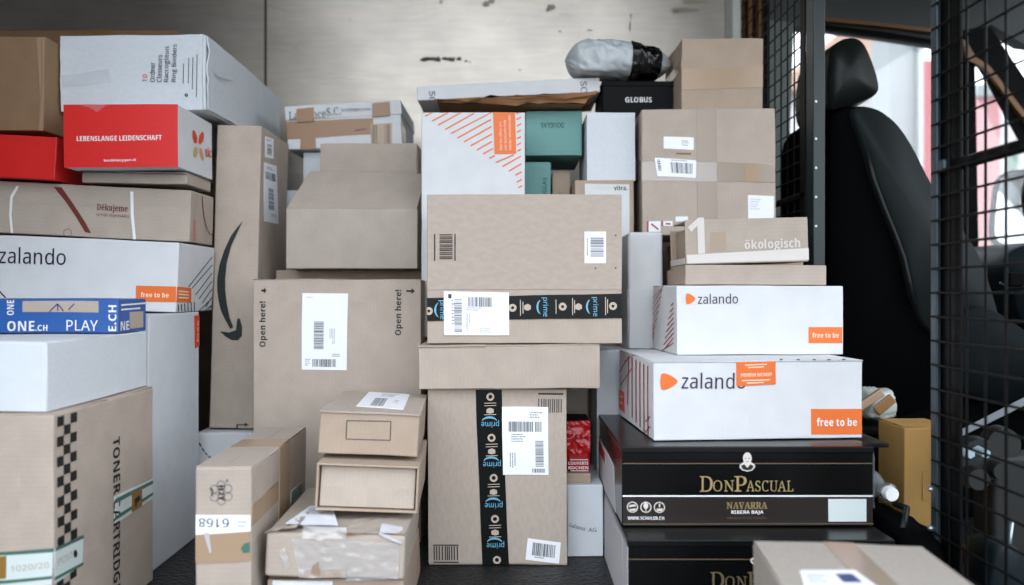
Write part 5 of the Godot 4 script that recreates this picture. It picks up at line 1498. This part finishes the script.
func wine_box(called: String, label: String, s: Dictionary, full: int) -> Dictionary:
	var b := carton(called, label, s, "black wine cartons")
	var up := full == 1
	var w: float = b.w
	var h: float = b.h
	var d: float = b.d
	# fitted lid, band of brown print, gold lines
	part(b.node, "lid", rbox(w + 0.003, 0.012, d + 0.003, 0.002, 0.0, 0.0, 2), M.black_lid).position = Vector3(0, h - 0.0105, 0)
	if up:
		sheet(b, "front", quad(b, "front", [623, 497.5, 872.5, 497.5, 872.5, 525, 623, 525.5]), M.brown_card, "brown_band", 0.001)
		lines(b, "front", [[622.5, 496, 873, 496]], 1.5, M.white_print, "white_line", 0.0014)
		lines(b, "front", [[623, 463.5, 873, 463.5]], 0.9, M.gold_dim, "gold_line", 0.0012)
		lines(b, "front", [[623, 524, 873, 523.5]], 0.9, M.gold_dim, "gold_line", 0.0016)
		text(b, "front", "D", 699.5, 483.5, 712.5, 483.5, 15.5, M.gold, "serif")
		text(b, "front", "ON", 713, 485.5, 734, 485.5, 11, M.gold, "serif")
		text(b, "front", "P", 734, 483.5, 746.5, 483.5, 15.5, M.gold, "serif")
		text(b, "front", "ASCUAL", 746, 485.5, 793, 485.5, 11, M.gold, "serif")
		text(b, "front", "NAVARRA", 726.5, 505.3, 767, 505, 6.6, M.gold, "serif_bold")
		text(b, "front", "RIBERA BAJA", 731, 512.2, 763, 512, 4.2, M.white_print, "sans_bold", "lettering", 0.0016)
		text(b, "front", "PRODUCTO DE ESPAÑA", 727, 517.4, 766, 517.2, 3, M.gold_dim, "sans", "lettering", 0.0016)
		for o in b.node.get_children():
			if String(o.name).begins_with("lettering"): o.position.z = 0.0008
		var icons := rings([[632.3, 507, 5.6, 4.6], [645.7, 507, 5.6, 4.6], [659.2, 507, 5.6, 4.6]], 18)
		icons.append(PackedVector2Array([Vector2(629, 505), Vector2(635, 504.2), Vector2(636, 506), Vector2(629, 507)]))
		icons.append(PackedVector2Array([Vector2(629, 509), Vector2(636, 508.2), Vector2(635, 510.5), Vector2(630, 510.8)]))
		icons.append(oval(645.7, 505.6, 2.5, 3.2, 12))
		icons.append(PackedVector2Array([Vector2(645.3, 508), Vector2(646.1, 508), Vector2(646.1, 511), Vector2(645.3, 511)]))
		icons.append(PackedVector2Array([Vector2(656, 508.5), Vector2(663, 508), Vector2(661.5, 510.8), Vector2(657, 510.8)]))
		icons.append(PackedVector2Array([Vector2(658.6, 503.5), Vector2(660.2, 503.5), Vector2(659.8, 507), Vector2(658.8, 507)]))
		polys(b, "front", icons, M.chalk_print, "icons", 0.0018)
		text(b, "front", "WWW.SCHULER.CH", 627.5, 518, 664, 517.8, 3.2, M.white_print, "sans_bold", "lettering", 0.0018)
		stick(b, "front", [828, 499, 866, 499, 866, 521.5, 828, 521.5], M.tape_white, "blank_label", 0.0018)
		emblem(b, 747, 461.5, 1.0)
		part(b.node, "lid_tongue", block(Vector3(w / 2, h - 0.012, d / 2 - 0.22), Vector3(w / 2 + 0.056, h - 0.004, d / 2 - 0.06), 0.002), M.black_lid)
		# white paper on the end
		stick(b, "left", [598.5, 434, 614, 466, 616, 519, 599, 491], M.white_grey, "paper_label", 0.001)
		stick(b, "left", [600, 441, 605.5, 453, 605.5, 463, 600, 452], M.dark_red_print, "label_print", 0.0016)
		part(b.node, "end_flap", crumple([Vector3(w / 2 + 0.002, h - 0.002, d / 2 - 0.004), Vector3(w / 2 + 0.006, h - 0.004, d / 2 - 0.10), Vector3(w / 2 + 0.006, 0.03, d / 2 - 0.10), Vector3(w / 2 + 0.003, 0.03, d / 2 - 0.004)], 0.002, 6), M.white_grey)
	else:
		lines(b, "front", [[629, 559, 892, 559]], 0.9, M.gold_dim, "gold_line", 0.0012)
		text(b, "front", "D", 710, 580, 724, 580, 16, M.gold_dim, "serif")
		text(b, "front", "ON", 725, 582, 747, 582, 11.5, M.gold_dim, "serif")
		text(b, "front", "P", 747, 580, 760, 580, 16, M.gold_dim, "serif")
		text(b, "front", "ASCUAL", 760, 582, 808, 582, 11.5, M.gold_dim, "serif")
		emblem(b, 758, 556, 1.0)
		stick(b, "left", [600.5, 499, 622.5, 537, 624.5, 640, 601, 575], M.white_grey, "paper_label", 0.001)
		sheet(b, "left", frac(b, "left", 0.0, 0.02, 1.0, 0.98), M.white_grey, "end_panel", 0.0006)
	return b

# a small printed bust over a pale collar
func emblem(b: Dictionary, cx: float, cy: float, k: float) -> void:
	polys(b, "front", [oval(cx, cy - 3.5, 4.4 * k, 6.0 * k, 20), PackedVector2Array([Vector2(cx - 7.5, cy + 3), Vector2(cx - 4, cy + 0.5), Vector2(cx + 4, cy + 0.5), Vector2(cx + 7.5, cy + 3), Vector2(cx + 7.8, cy + 5.5), Vector2(cx + 5, cy + 8.5), Vector2(cx, cy + 9.8), Vector2(cx - 5, cy + 8.5), Vector2(cx - 7.8, cy + 5.5)])], M.chalk_print, "portrait_print", 0.0018)
	polys(b, "front", [PackedVector2Array([Vector2(cx - 6.4, cy + 4), Vector2(cx - 3, cy + 2.4), Vector2(cx, cy + 6), Vector2(cx + 3, cy + 2.4), Vector2(cx + 6.4, cy + 4), Vector2(cx + 4.6, cy + 7.4), Vector2(cx, cy + 8.6), Vector2(cx - 4.6, cy + 7.4)])], M.ink, "portrait_print", 0.0022)
	lines(b, "front", [[cx - 2.6, cy - 3.6, cx - 0.8, cy - 3.4], [cx + 0.8, cy - 3.4, cx + 2.6, cy - 3.6], [cx - 1.4, cy - 0.4, cx + 1.4, cy - 0.4]], 0.7, M.ink_soft, "portrait_print", 0.0022)
